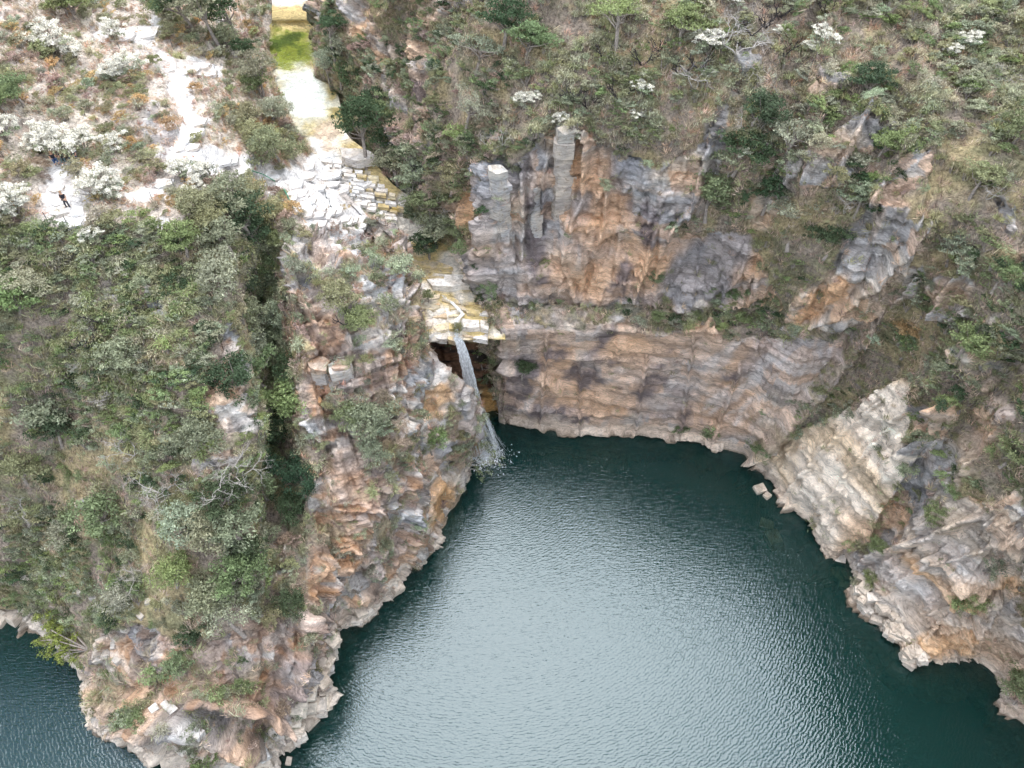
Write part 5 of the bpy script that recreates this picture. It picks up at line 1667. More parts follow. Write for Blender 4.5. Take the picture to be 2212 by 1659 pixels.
# ------------------------------------------------------------------ trees named one by one
TREES = [
    # px, py, kind, radius m, colour, label
    (520, 40, 'T', 2.9, C_DARK, "big dark green tree on the left bank beside the upper green pool"),
    (478, 38, 'T', 2.8, C_GREYG, "grey-green tree left of the big dark tree at the top edge"),
    (430, 20, 'T', 2.4, C_DARK, "dark tree at the top edge above the straw-coloured slope"),
    (365, 22, 'B', 2.2, C_MID, "green bush at the top edge left of the riverside trees"),
    (500, 95, 'B', 2.2, C_SAGE, "sage green bush below the big dark tree at the upper pool"),
    (535, 115, 'B', 1.7, C_DARK, "dark bush on the left pool bank under the big tree"),
    (575, 165, 'T', 2.0, C_GREYG, "silvery-leaved tree overhanging the stream from the left bank"),
    (560, 185, 'B', 1.8, C_MID, "green bush left of the silvery tree on the stream bank"),
    (595, 245, 'B', 1.9, C_SAGE, "pale bush on the left bank below the silvery tree"),
    (555, 255, 'B', 1.8, C_OLIVE, "olive bush by the layered rocks left of the stream"),
    (600, 325, 'B', 2.3, C_OLIVE, "olive round bush left of the stream just above the white rock bench"),
    (570, 300, 'B', 1.8, C_YEL, "yellow-green bush left of the stream above the rock bench"),
    (640, 330, 'B', 1.5, C_YEL, "yellowish bush at the edge of the stream above the cascade"),
    (175, 20, 'B', 2.3, C_LIME, "bright lime green bush at the top edge near the left corner"),
    (145, 12, 'B', 1.9, C_YEL, "yellow-green bush beside the bright lime bush at the top edge"),
    (50, 205, 'B', 2.0, C_MID, "green bush at the left edge on the plateau"),
    (20, 225, 'B', 1.7, C_MID, "small green bush at the left frame edge below its larger neighbour"),
    (722, 80, 'T', 1.8, C_DARK, "dark slender tree on the right bank beside the green pool"),
    (738, 130, 'T', 2.0, C_GREYG, "grey-green tree leaning over the bright stream from the right bank"),
    (715, 150, 'T', 1.7, C_SAGE, "silvery tree touching the white glare of the stream on its right bank"),
    (752, 190, 'T', 2.2, C_DARK, "dark tree behind the silvery one on the right stream bank"),
    (785, 240, 'T', 2.2, C_DARK, "dark tree right of the sandy stream stretch"),
    (790, 290, 'T', 2.8, C_DARK, "dark tree above the flat grey slab by the cascade"),
    (770, 275, 'B', 1.9, C_MID, "green bush among the dark trees beside the sandy stretch"),
    (825, 255, 'T', 2.0, C_MID, "mid green tree against the gorge wall above the cascade"),
    (835, 310, 'B', 2.2, C_DARK, "dark bush against the gorge wall above the cascade"),
    (860, 370, 'B', 2.6, C_GREYG, "large grey-green tree hanging over the cascade's right side"),
    (885, 340, 'B', 2.2, C_SAGE, "sage green tree above the one hanging over the cascade"),
    (905, 390, 'B', 2.3, C_GREYG, "grey-green bushy tree right of the cascade with bare twigs"),
    (930, 450, 'B', 2.2, C_MID, "green tree on the gorge's right bank with small yellow leaves"),
    (945, 500, 'B', 2.4, C_GREYG, "large grey-green bush above the ochre stream step"),
    (925, 535, 'B', 1.8, C_DARK, "dark low bush overhanging the ochre water above the ledges"),
    (980, 500, 'B', 1.8, C_MID, "green bush right of the ochre stream step against the rock"),
    (985, 310, 'F', 2.2, C_LIME, "feathery light green tree on the gorge's right slope"),
    (1010, 240, 'F', 2.0, C_SAGE, "feathery sage tree above the light green one on the gorge slope"),
    (975, 390, 'B', 1.8, C_YEL, "yellow-green bush left of the flat-topped pillar"),
    (1080, 440, 'F', 1.5, C_SAGE, "sage shrub growing across the face of the flat-topped pillar"),
    (1020, 130, 'F', 2.3, C_GREYG, "feathery grey-green tree high on the slope above the gorge"),
    (1090, 60, 'B', 2.4, C_DARK, "dark green tree clump high on the slope near the top edge"),
    (1140, 100, 'B', 2.2, C_MID, "green tree right of the dark clump near the top edge"),
    (1330, 60, 'F', 2.4, C_LIME, "feathery light green tree on the upper slope near the top edge"),
    (1475, 65, 'B', 2.0, C_LIME, "bright green bush on the upper slope left of the white dead tree"),
    (1175, 295, 'B', 1.3, C_MID, "dense green shrub left of the tall capped pillar"),
    (1525, 430, 'B', 2.3, C_MID, "round green tree tucked beside the right edge of the upper cliff"),
    (1590, 330, 'B', 2.2, C_DARK, "dark green thicket tree on the slope above the round green tree"),
    (1620, 250, 'B', 2.1, C_DARK, "dark green bush on the upper slope right of the cliff top"),
    (1560, 370, 'F', 2.0, C_GREYG, "grey-green spreading tree right of the upper cliff"),
    (1680, 310, 'F', 2.4, C_SAGE, "feathery sage tree in the middle of the right slope"),
    (1650, 420, 'B', 2.0, C_DARK, "dark green bush below the feathery tree on the right slope"),
    (1700, 480, 'F', 2.2, C_GREYG, "grey-green feathery bush mid-way down the right slope"),
    (1780, 520, 'B', 1.8, C_DARK, "dark green bush above the leaning rock rib"),
    (1850, 430, 'B', 1.6, C_SAGE, "pale sage bush beside the grey rock ribs on the right slope"),
    (1945, 715, 'B', 1.5, C_GOLD, "golden-leaved small tree above the white rock face"),
    (1950, 752, 'B', 1.2, C_MID, "rich green shrub just under the golden tree"),
    (2070, 745, 'B', 1.8, C_LIME, "bright green shrub on the right slope right of the golden tree"),
    (2140, 770, 'F', 1.6, C_GREYG, "grey-green shrub near the right edge beside the bright green one"),
    (2170, 965, 'B', 1.9, C_MID, "bushy green shrub near the right edge level with the white face"),
    (2180, 290, 'B', 1.6, C_MID, "bright green shrub at the upper right frame edge"),
    (2050, 540, 'B', 1.4, C_SAGE, "blue-green shrub on the right slope above the golden tree"),
    (2150, 600, 'B', 1.5, C_MID, "green shrub near the right edge below the pale rock"),
    (2100, 390, 'B', 1.6, C_OLIVE, "olive shrub clump high on the right slope"),
    (1900, 320, 'B', 1.6, C_LIME, "lime green shrub between the grey rock ribs high on the right slope"),
    (1870, 180, 'B', 1.7, C_DARK, "dark green shrub beside the highest grey rock rib"),
    (1530, 942, 'B', 0.9, C_MID, "small green shrub at the waterline under the back cliff"),
    (1612, 950, 'B', 0.8, C_MID, "small green shrub where the back cliff meets the white face"),
    (1890, 1180, 'B', 1.0, C_MID, "round green shrub at the foot of the white rock face's right side"),
    (2010, 1105, 'B', 1.1, C_MID, "green shrub in the dark gully right of the white rock face"),
    (2010, 1125, 'B', 0.8, C_LIME, "small bright shrub below the one in the dark gully"),
    (2100, 1300, 'B', 1.1, C_LIME, "green shrub growing on the lower right orange rock"),
    (2055, 1290, 'B', 0.9, C_OLIVE, "olive shrub left of the one on the lower right orange rock"),
    (1870, 1245, 'B', 0.9, C_LIME, "bright green shrub above the right shore rubble"),
    (2195, 1490, 'B', 1.5, C_MID, "bright green shrub in the lower right corner by the water"),
    (2180, 1455, 'B', 1.2, C_MID, "green shrub above the one in the lower right corner"),
    (1130, 800, 'B', 1.2, C_DARK, "dark green shrub hanging under the back cliff's left overhang"),
    (1040, 780, 'B', 1.0, C_LIME, "lush green fern clump hanging right of the waterfall"),
    (1050, 815, 'B', 1.1, C_MID, "darker fern clump below the lush one right of the waterfall"),
    (1028, 760, 'B', 0.7, C_LIME, "small bright fern clump just right of the fall's lip"),
    (975, 745, 'B', 0.6, C_MID, "small green shrub just left of the waterfall's lip"),
    (925, 640, 'B', 0.8, C_MID, "green tuft shrub on the white ledges left of the trickle"),
    (990, 708, 'B', 0.7, C_OLIVE, "low green shrub on the ledge right above the fall's lip"),
    (1620, 640, 'B', 1.1, C_MID, "green shrub on the grassy ledge right end"),
    (1420, 690, 'B', 0.9, C_MID, "green shrub on the grassy ledge above the dark stain"),
    (1575, 640, 'B', 0.9, C_MID, "green shrub at the foot of the orange upper cliff"),
    (1410, 600, 'B', 1.0, C_MID, "green shrub on the orange face of the upper cliff"),
    # wooded cleft
    (520, 430, 'B', 2.4, C_GREYG, "grey-green tree at the head of the wooded cleft"),
    (560, 420, 'B', 2.0, C_OLIVE, "olive tree at the head of the cleft beside the railing"),
    (545, 475, 'B', 2.6, C_DARK, "dark tree in the upper cleft below the railing"),
    (595, 470, 'B', 1.9, C_YEL, "yellowish tree at the top of the cleft beside the white bench"),
    (500, 520, 'B', 2.2, C_GREYG, "grey tree on the left rim of the upper cleft"),
    (560, 545, 'T', 2.2, C_DARK, "very dark tree deep in the cleft below the white bench"),
    (598, 520, 'B', 1.2, C_LIME, "bright green bush on the cleft's right rim"),
    (500, 590, 'B', 2.2, C_SAGE, "sage tree on the left side of the cleft"),
    (545, 620, 'B', 2.2, C_DARK, "dark tree in the middle of the cleft"),
    (540, 690, 'B', 2.2, C_GREYG, "grey-green tree in the cleft left of the white-topped block"),
    (600, 690, 'B', 2.0, C_SAGE, "blue-green tree against the promontory in the cleft"),
    (590, 745, 'B', 2.4, C_GREYG, "broad grey-green tree in the cleft left of the twin towers"),
    (560, 800, 'T', 2.0, C_DARK, "dark tree deep in the cleft beside the grey outcrop"),
    (625, 800, 'B', 1.8, C_DARK, "dark tree tucked left of the twin rock towers"),
    (620, 870, 'B', 2.4, C_LIME, "light green leafy tree in the cleft left of the rusty column"),
    (585, 880, 'B', 1.8, C_MID, "mid green tree in the cleft left of the light green one"),
    (570, 950, 'B', 1.8, C_DARK, "dark tree at the bottom of the cleft beside the outcrop point"),
    (638, 1005, 'D', 2.35, (0.05, 0.085, 0.055), "dense dark round tree at the lower end of the cleft"),
    (620, 1090, 'B', 1.6, C_DARK, "dark bush below the dense round tree"),
    (530, 1130, 'B', 2.0, C_GREYG, "grey-green tree left of the dense round tree's foot"),
    (440, 450, 'B', 1.9, C_YEL, "yellow-green bush on the plateau edge left of the cleft"),
    (470, 480, 'B', 1.8, C_OLIVE, "olive bush at the plateau edge beside the cleft"),
    (400, 520, 'B', 1.8, C_LIME, "light green bush below the path on the plateau edge"),
    # promontory shrubs
    (800, 905, 'B', 2.2, C_GREYG, "wide grey-green shrub spreading on the promontory face"),
    (745, 900, 'B', 1.6, C_MID, "green shrub left of the wide one on the promontory face"),
    (740, 650, 'B', 1.8, C_YEL, "yellow-green shrub near the top of the promontory"),
    (765, 690, 'B', 1.5, C_LIME, "lime shrub right below the yellow one near the promontory top"),
    (800, 975, 'B', 1.4, C_SAGE, "sage shrub under the wide shrub on the promontory"),
    (950, 935, 'B', 1.5, C_LIME, "light green shrub on the low buttress beside the fall"),
    (930, 960, 'B', 1.2, C_OLIVE, "olive shrub on the low buttress below the light green one"),
    (1000, 940, 'B', 0.9, C_OLIVE, "small olive shrub at the buttress's right edge near the fall"),
    # left hillside
    (225, 1110, 'B', 2.2, C_MID, "round pale green tree on the lower left hillside"),
    (110, 905, 'B', 2.2, C_GREYG, "large grey-green bush on the left hillside near the frame edge"),
    (130, 930, 'B', 1.8, C_DARK, "dark green bush beside the large grey-green one at left"),
    (60, 1010, 'B', 2.0, C_OLIVE, "olive bush at the left edge of the hillside"),
    (270, 770, 'B', 1.8, C_SAGE, "sage bush in the middle of the left hillside"),
    (40, 650, 'B', 2.0, C_LIME, "light green bush on the upper left hillside at the frame edge"),
    (70, 620, 'B', 1.6, C_PALEY, "pale yellow bush above the light green one at the left edge"),
    (450, 1150, 'B', 2.1, C_GREYG, "grey-green tree low on the hillside left of the dead white tree"),
    (500, 1080, 'B', 2.0, C_DARK, "dark green tree behind the dead white tree"),
    (400, 1130, 'B', 2.0, C_SAGE, "sage tree low on the hillside among bare branches"),
    (520, 1240, 'B', 2.0, C_MID, "green tree on the lower hillside above the rock corner"),
    (560, 1190, 'B', 1.8, C_DARK, "dark green bush beside the green tree above the rock corner"),
    (460, 1290, 'B', 2.0, C_GREYG, "grey-green bush spreading over the rock corner"),
    (520, 1320, 'F', 2.0, C_SAGE, "pale sage bush hanging over the grey rock corner"),
    (380, 1235, 'B', 1.7, C_LIME, "lime green bush on the lower left hillside"),
    (430, 950, 'B', 1.9, C_GREYG, "grey-green bush below the grey outcrop"),
    (620, 1300, 'B', 1.4, C_DARK, "dark green bush in the fold above the rock corner"),
    (400, 1430, 'B', 1.3, C_MID, "green bush on the rock corner above the ledges"),
    (555, 1575, 'F', 1.6, C_TAN, "dry grey-brown bush under the overhanging ledge"),
    (260, 1290, 'B', 1.5, C_SAGE, "sage bush above the pale boulders near the left lake"),
    (150, 1150, 'B', 1.7, C_SAGE, "sage bush on the lower left hillside near the lake"),
    (60, 1120, 'B', 1.6, C_OLIVE, "olive bush on the slope above the far left shore"),
]
CLEFT = ["highest", "second highest", "third highest", "fourth highest", "fifth highest", "sixth highest", "seventh highest", "eighth highest", "ninth highest", "tenth highest", "eleventh highest", "twelfth highest", "thirteenth highest", "lowest"]
for k in range(14):
    y = 500 + k * 42
    x = 572 + 0.03 * (y - 500) + random.uniform(-22, 26)
    TREES.append((x, y, 'B', random.uniform(1.6, 2.2), random.choice([C_DARK, C_DARK, C_MID, C_GREYG]), "leafy tree in the wooded cleft's shaded floor, %s of fourteen" % CLEFT[k]))
KM = {'T': TALL, 'B': BUSHY, 'F': FEATHER, 'D': DENSE}
KH = {'T': 1.9, 'B': 0.85, 'F': 1.1, 'D': 0.9}
for (x, y, kd, R, col, lab) in TREES:
    R *= 1.12
    g, n = above(x, y, KH[kd] * R)
    me = random.choice(KM[kd])
    s = R / (2.4 if kd == 'D' else 2.0)
    big = R >= 1.9
    plant("tree" if big else "shrub", me, g, s, jit(col, .08), lab, "tree" if big else "shrub", "trees and tall bushes named one by one" if False else None, n, None, ("crown", "trunk") if big else ("foliage", "stem"), lean=0.25)

# tree leaning out over the left lake, and the branch hanging in front of the fall
def leaning(name, base, tips, r0, col, label, seed, L=0.2, nl=60):
    rr = np.random.default_rng(seed)
    fo, tr = MB(), MB()
    b = Vector(base)
    for tip in tips:
        e = np.array(Vector(tip) - b)
        mid = e * 0.5 + np.array([0, 0, 0.25 * np.linalg.norm(e) * 0.5]) + rr.normal(size=3) * .15
        tr.tube([(0, 0, -.2), mid, e], r0 * .7, r0 * .15, 0, 5)
        for k in range(7):
            t = rr.uniform(0.45, 1.0)
            c = (mid * 2 * (1 - t) + e * (2 * t - 1)) if t > .5 else mid
            c = c + rr.normal(size=3) * .35
            tr.tube([mid * (1 - t) + e * t, c], r0 * .12, 0.006, 0, 3)
            n = int(nl * rr.uniform(.5, 1.2))
            d = unit(rr.normal(size=(n, 3)))
            ax = unit(rr.normal(size=(n, 3)))
            fo.leaves(c + d * rr.uniform(.1, .42, n)[:, None] * [1.2, 1.2, .7], ax, unit(np.cross(ax, d)), np.full(n, L), np.full(n, L * .45), np.clip(rr.normal(.45, .2, n), 0, .95))
    root = empty(name, base)
    for me, pn in ((fo.mesh("foliage", [M_LEAF]), "foliage"), (tr.mesh("branches", [M_TWIG]), "branches")):
        o = bpy.data.objects.new(pn, me); ROOT.objects.link(o); o.parent = root; o.color = (*col, 1)
    tag(root, label, "tree")
g = ground(1000, 1010)[0]
leaning("tree", g, [P(1060, 965, 3.2), P(1095, 1005, 2.4), P(1045, 1030, 2.6), P(1020, 990, 4.2), P(1075, 985, 2.6)], 0.07, (0.20, 0.23, 0.12), "slender tree reaching out over the pool from the low buttress", 41, 0.17, 34)
g = ground(190, 1400)[0]
leaning("tree", g, [P(110, 1370, 3.2), P(70, 1385, 3.4), P(100, 1420, 2.2), P(140, 1430, 2.0), P(85, 1345, 4.2), P(130, 1400, 2.8), P(150, 1340, 5.2), P(120, 1330, 4.6)], 0.12, (0.24, 0.27, 0.08), "yellow-green tree leaning out over the left lake", 42, 0.22, 80)
g = ground(230, 1520)[0]
leaning("tree", g, [P(200, 1500, 2.4), P(185, 1480, 2.6), P(215, 1490, 3.0), P(190, 1520, 1.6)], 0.06, (0.18, 0.18, 0.09), "small tree trailing over the lake edge below the leaning one", 43, 0.18, 50)

# ------------------------------------------------------------------ white-flowering shrubs
def blossom_shrub(k):
    rr = np.random.default_rng(4100 + k)
    fo, bl, st = MB(), MB(), MB()
    cs = crown(fo, rr, 1.0, 0.9, 0.15, 16, 26, 0.28, 0.15)
    cs2 = crown(bl, rr, 1.05, 1.05, 0.40, 46, 70, 0.21, 0.085, 0, 0.8)
    for c in cs2[::3]:
        st.tube([(0, 0, -.15), c * .5 + rr.normal(size=3) * .08, c], 0.035, 0.01, 0, 3)
    return fo.mesh("foliage", [M_LEAF]), bl.mesh("blossom", [M_BLOSSOM]), st.mesh("stems", [M_TWIG])
BLOS = [blossom_shrub(k) for k in range(3)]
WHITES = [
    (125, 98, 2.6, "large white-flowering shrub on the upper left plateau"), (160, 118, 1.8, "white-flowering shrub right beside the large one on the upper left plateau"), (100, 70, 1.6, "white-flowering shrub above the large one near the top left"),
    (246, 70, 1.7, "white-flowering shrub between two bare rock patches at the top of the path"), (285, 148, 2.2, "pale flowering shrub left of the path's upper bend"), (240, 160, 1.6, "pale flowering shrub left of the one at the path's upper bend"),
    (110, 300, 2.0, "white-flowering shrub above the seated group, left part of the thicket"), (150, 318, 2.1, "white-flowering shrub above the seated group, middle of the thicket"), (185, 312, 1.8, "white-flowering shrub above the seated group, right part of the thicket"), (85, 318, 1.5, "white-flowering shrub at the left end of the thicket above the seated group"),
    (257, 316, 1.6, "lone white-flowering shrub right of the seated group's thicket"), (228, 402, 2.2, "round white-flowering shrub right of the standing person"), (252, 415, 1.4, "small white-flowering shrub at the right side of the round one by the person"),
    (42, 448, 2.2, "white-flowering shrub left of the standing person near the frame edge"), (10, 465, 1.6, "white-flowering shrub at the left frame edge"), (15, 285, 1.9, "pale flowering shrub at the left frame edge above the path"),
    (210, 518, 1.3, "small white-flowering shrub below the person's rock bench"), (400, 375, 1.7, "sparse white shrub on the pale rock path"), (450, 382, 1.6, "sparse white shrub right of the other on the pale rock path"), (430, 405, 1.3, "sparse white shrub below the pale rock path"),
    (1130, 222, 1.3, "white-flowering shrub on the slope above the flat-topped pillar"), (1152, 215, 0.9, "small white-flowering shrub right of the one above the flat-topped pillar"), (1213, 262, 1.2, "white-flowering shrub crowning the tallest pillar"), (1235, 295, 1.2, "pale shrub draped below the crown of the tallest pillar"),
    (1382, 198, 1.2, "white-flowering shrub on the slope above the cliff between charred bushes"), (1368, 252, 0.9, "small white shrub just above the cliff edge"),
    (1530, 105, 1.7, "big white-flowering shrub beside the white dead tree"), (1520, 85, 1.1, "white-flowering shrub at the upper side of the one by the dead tree"), (1764, 88, 1.5, "white-flowering shrub high on the right slope"), (1745, 110, 1.0, "smaller white-flowering shrub below it high on the right slope"), (1680, 74, 0.9, "small mint-white shrub left of the one high on the right slope"),
    (2090, 95, 1.2, "white-flowering shrub near the top right corner"), (2055, 118, 0.9, "small white-flowering shrub left of the top right one"), (1582, 8, 1.0, "white-flowering shrub cut by the top edge"),
]
for (x, y, s, lab) in WHITES:
    g, n = above(x, y, 0.55 * s)
    fol = jit(C_SAGE, .1)
    plant("flowering_shrub", random.choice(BLOS), g, s * 0.86, fol, lab, "shrub", "white-flowering shrubs", n, None, ("foliage", "blossom", "stems"), 1.0, 0.2, [fol, (0.66, 0.63, 0.55, 1), (1, 1, 1, 1)])

# dead and burnt trees
DEADS = [(480, 1020, 2.2, M_DEAD, "white bare dead tree on the lower left hillside"), (352, 1040, 1.9, M_DEAD, "bare tan tree with curling branches left of the white dead tree"), (1590, 75, 2.6, M_DEAD, "tall forked dead tree on the upper slope near the top edge"), (1500, 165, 1.8, M_DEAD, "arched dead tree above the upper cliff's right side"),
         (1640, 160, 1.4, M_DEAD, "bleached dead bush on the upper right slope"), (1610, 270, 1.3, M_DEAD, "bare branches poking from the dark thicket right of the cliff"), (2190, 180, 1.6, M_DEAD, "dead branches at the upper right frame edge"), (2130, 410, 1.2, M_DEAD, "curled dead branch on the right slope near the frame edge"),
         (200, 855, 1.6, M_DEAD, "bare-branched bush in the middle of the left hillside"), (290, 960, 1.5, M_DEAD, "thin bare branches on the left hillside above the tan tree"), (170, 780, 1.2, M_DEAD, "small bare bush beside the sage bush on the left hillside"), (60, 1080, 1.6, M_DEAD, "bare twigs sprawling at the left frame edge low on the hillside"),
         (520, 830, 1.3, M_RUSTW, "rusty bare twigs on the grey outcrop's edge"), (900, 410, 1.6, M_DEAD, "bare grey tree above the cascade's right bank"), (960, 460, 1.5, M_DEAD, "bare pale tree on the right bank below the grey one"), (1075, 300, 1.4, M_DEAD, "grey bare bush behind the flat-topped pillar"), (300, 1230, 1.2, M_DEAD, "bare bush above the rock corner"),
         (2170, 1640, 1.8, M_TWIG, "leafless grey bush in the bottom right corner"), (1890, 1345, 1.0, M_TWIG, "leafless twiggy bush on the right shore rubble"), (1820, 440, 1.3, M_DEAD, "bare twigs beside the grey rock rib on the right slope")]
for (x, y, s, mt, lab) in DEADS:
    g, n = above(x, y, 0.8 * s)
    tm, bmsh = random.choice(BARE)
    if mt is M_TWIG:
        tm, bmsh = random.choice(TWIGGY)
        s *= 1.3
    if mt is M_RUSTW:
        tm, bmsh = tm.copy(), bmsh.copy(); tm.materials[0] = mt; bmsh.materials[0] = mt
    plant("dead_tree", (tm, bmsh), g, s * 0.98, (1, 1, 1, 1), lab, "dead tree", "bare trees", n, None, ("trunk", "branches"), 1.0, 0.2)
BURN = [(1335, 205, "left of the small white shrub"), (1391, 128, "above the small white shrub on the cliff-top slope"), (1233, 208, "just above the tallest pillar"), (1268, 222, "right above the tallest pillar"), (1463, 150, "below the lime bush"), (1624, 62, "just right of the forked dead tree"), (1655, 48, "second right of the forked dead tree"),
        (1680, 25, "third right of the forked dead tree at the top edge"), (1580, 90, "at the foot of the forked dead tree"), (1782, 20, "at the top edge above the white shrub"), (1690, 105, "under the small mint-white shrub"), (1510, 140, "under the arched dead tree"), (1300, 110, "below the feathery light tree"), (1420, 100, "left of the lime bush on the slope"), (190, 735, "on the left hillside"), (215, 680, "higher on the left hillside"), (745, 690, "among the promontory rocks")]
for (x, y, wh) in BURN:
    g, n = above(x, y, 0.7)
    plant("burnt_shrub", random.choice(BURNT), g, random.uniform(1.1, 1.5), (1, 1, 1, 1), "charred black candelabra shrub " + wh, "burnt shrub", "charred shrubs", n, None, ("trunk", "branches"), 1.0, 0.2)

# ------------------------------------------------------------------ scattered scrub, tufts and rosettes
LANDMARKS = [(480, 1020, "the white dead tree"), (352, 1040, "the tan bare tree"), (638, 1005, "the dense dark round tree"), (225, 1110, "the round pale green tree"), (110, 905, "the large grey-green left bush"), (40, 650, "the light green bush at the left edge"),
    (500, 850, "the grey outcrop"), (270, 770, "the sage bush mid-hillside"), (215, 700, "the charred shrub on the left hillside"), (210, 518, "the small white shrub below the person"), (150, 440, "the standing person"), (228, 402, "the round white shrub"), (125, 98, "the large white plateau shrub"),
    (285, 148, "the path's upper bend"), (430, 270, "the narrow part of the path"), (450, 382, "the pale rock path"), (345, 560, "the plateau's lower edge"), (400, 620, "the upper left hillside's centre"), (60, 800, "the left frame edge mid-hillside"), (180, 1240, "the pale boulders above the left lake"), (330, 1350, "the rock corner's top"),
    (460, 1290, "the bush spreading over the rock corner"), (800, 905, "the wide promontory shrub"), (740, 650, "the yellow promontory shrub"), (870, 720, "the promontory's sharp right edge"), (720, 775, "the twin rock towers"), (650, 570, "the white-topped block"), (760, 500, "the bench's lower edge"), (850, 1100, "the promontory face above the water"),
    (950, 900, "the low buttress"), (790, 1020, "the promontory's orange face"), (1075, 356, "the flat-topped pillar"), (1216, 268, "the tallest pillar"), (1020, 130, "the feathery tree above the gorge"), (1090, 60, "the dark clump near the top edge"), (900, 200, "the dark gorge wall"), (800, 120, "the orange gorge streak"), (985, 310, "the feathery light green tree"),
    (1330, 60, "the feathery tree near the top edge"), (1382, 198, "the white shrub above the cliff"), (1590, 75, "the forked dead tree"), (1764, 88, "the white shrub high on the right slope"), (2090, 95, "the top right white shrub"), (1525, 430, "the round tree beside the cliff"), (1440, 420, "the upper cliff's grey face"), (1680, 310, "the sage tree on the right slope"),
    (1820, 330, "the grey rock ribs"), (1990, 460, "the top of the leaning rib"), (1850, 600, "the leaning rock rib"), (1945, 715, "the golden tree"), (1970, 830, "the white face's top"), (2070, 745, "the bright green shrub on the right slope"), (2170, 965, "the bushy shrub near the right edge"), (2100, 390, "the olive clump on the right slope"), (2180, 290, "the bright shrub at the upper right edge"),
    (2150, 560, "the right frame edge"), (2080, 880, "the dark hole right of the white face"), (2100, 1120, "the dark gully"), (2150, 1220, "the lower right grey rock"), (2100, 1300, "the green shrub on the orange rock"), (1330, 675, "the grassy ledge's middle"), (1150, 670, "the grassy ledge's left end"), (1640, 705, "the grassy ledge's right end"), (1740, 840, "the gully left of the white face"), (1880, 20, "the top edge right of the white shrub"), (1220, 120, "the slope above the tallest pillar"), (1700, 560, "the slope above the orange cliff"), (2195, 1480, "the lower right corner")]
ORD = ["nearest", "second nearest", "third nearest", "fourth nearest", "fifth nearest", "sixth nearest", "seventh nearest", "eighth nearest", "ninth nearest", "tenth nearest", "eleventh nearest", "twelfth nearest", "thirteenth nearest", "fourteenth nearest", "fifteenth nearest", "sixteenth nearest"]
_made = {}
_lx = np.array([l[0] for l in LANDMARKS]); _ly = np.array([l[1] for l in LANDMARKS])
def where(px, py):
    i = int(np.argmin((_lx - px) ** 2 + (_ly - py) ** 2))
    dx, dy = px - _lx[i], py - _ly[i]
    if abs(dx) > 1.6 * abs(dy): d = "right of" if dx > 0 else "left of"
    elif abs(dy) > 1.6 * abs(dx): d = "below" if dy > 0 else "above"
    else: d = ("lower " if dy > 0 else "upper ") + ("right of" if dx > 0 else "left of")
    return d, LANDMARKS[i][2], math.hypot(dx, dy)
def label_all(items):
    """items: list of (object, stem, px, py); labels made distinct by side and order from a landmark"""
    groups = {}
    for o, stem, px, py in items:
        d, lm, dist = where(px, py)
        groups.setdefault((stem, d, lm), []).append((dist, o))
    for (stem, d, lm), L in groups.items():
        L.sort(key=lambda t: t[0])
        for k, (dist, o) in enumerate(L):
            if len(L) == 1: o['label'] = "%s %s %s" % (stem, d, lm)
            else: o['label'] = "%s %s %s, %s" % (stem.replace(" plant", "") if len(lm.split()) > 6 else stem, d, lm, ORD[min(k, 15)])

sheet_names = list(SHEETS)
SR, SL, SB = sheet_names.index('canyon_wall'), sheet_names.index('left_hillside'), sheet_names.index('rock_buttress')
inview = (AX > -220) & (AX < 2420) & (AY > -180) & (AY < 1780)
veg = np.clip(AV, 0.0, 1.0)
plateau = (AS == SL) & (AY < 490)
lhill = (AS == SL) & (AY >= 490) & (AX < 600)
prom = (AS == SL) & (AY >= 490) & (AX >= 600)
rtop = (AS == SR) & (AY < 320) & (AX >= 1080)
rslope = (AS == SR) & (AY >= 320) & (AX >= 1560)
gorge = (AS == SR) & (AX < 1080)
base_w = AA * inview * (AC[:, 2] > 0.8) * (AS != sheet_names.index('stream_bed'))
flatten = np.clip(AN[:, 2] + 0.35, 0.1, 1.2)
def clumps(scale, seed, lo, hi):
    return sstep(lo, hi, fbm(AC, scale, 2, seed))
w_tuft = base_w * (veg * 1.0 + 0.055) * np.where(plateau, 0.9, np.where(rslope, 1.25, np.where(gorge, 1.1, 1.0))) * (0.35 + clumps(0.25, 801, -0.4, 0.3))
w_rose = base_w * veg * np.where(lhill & (AY < 1000), 2.6, np.where(rtop, 2.4, np.where(rslope, 0.5, np.where(prom, 0.35, np.where(gorge, 0.3, 0.15))))) * (0.1 + clumps(0.22, 811, -0.25, 0.35))
w_shrub = base_w * (veg + 0.02) * np.where(lhill, 1.5, np.where(plateau, 0.75, np.where(rtop, 1.0, np.where(rslope, 0.95, np.where(gorge, 1.5, 0.9))))) * (0.1 + clumps(0.18, 821, -0.3, 0.3))
w_twig = base_w * veg * np.where(lhill & (AY > 800), 2.0, 1.0)

def pick(w, n, seed):
    c = np.cumsum(w)
    return np.searchsorted(c, np.random.default_rng(seed).random(n) * c[-1])

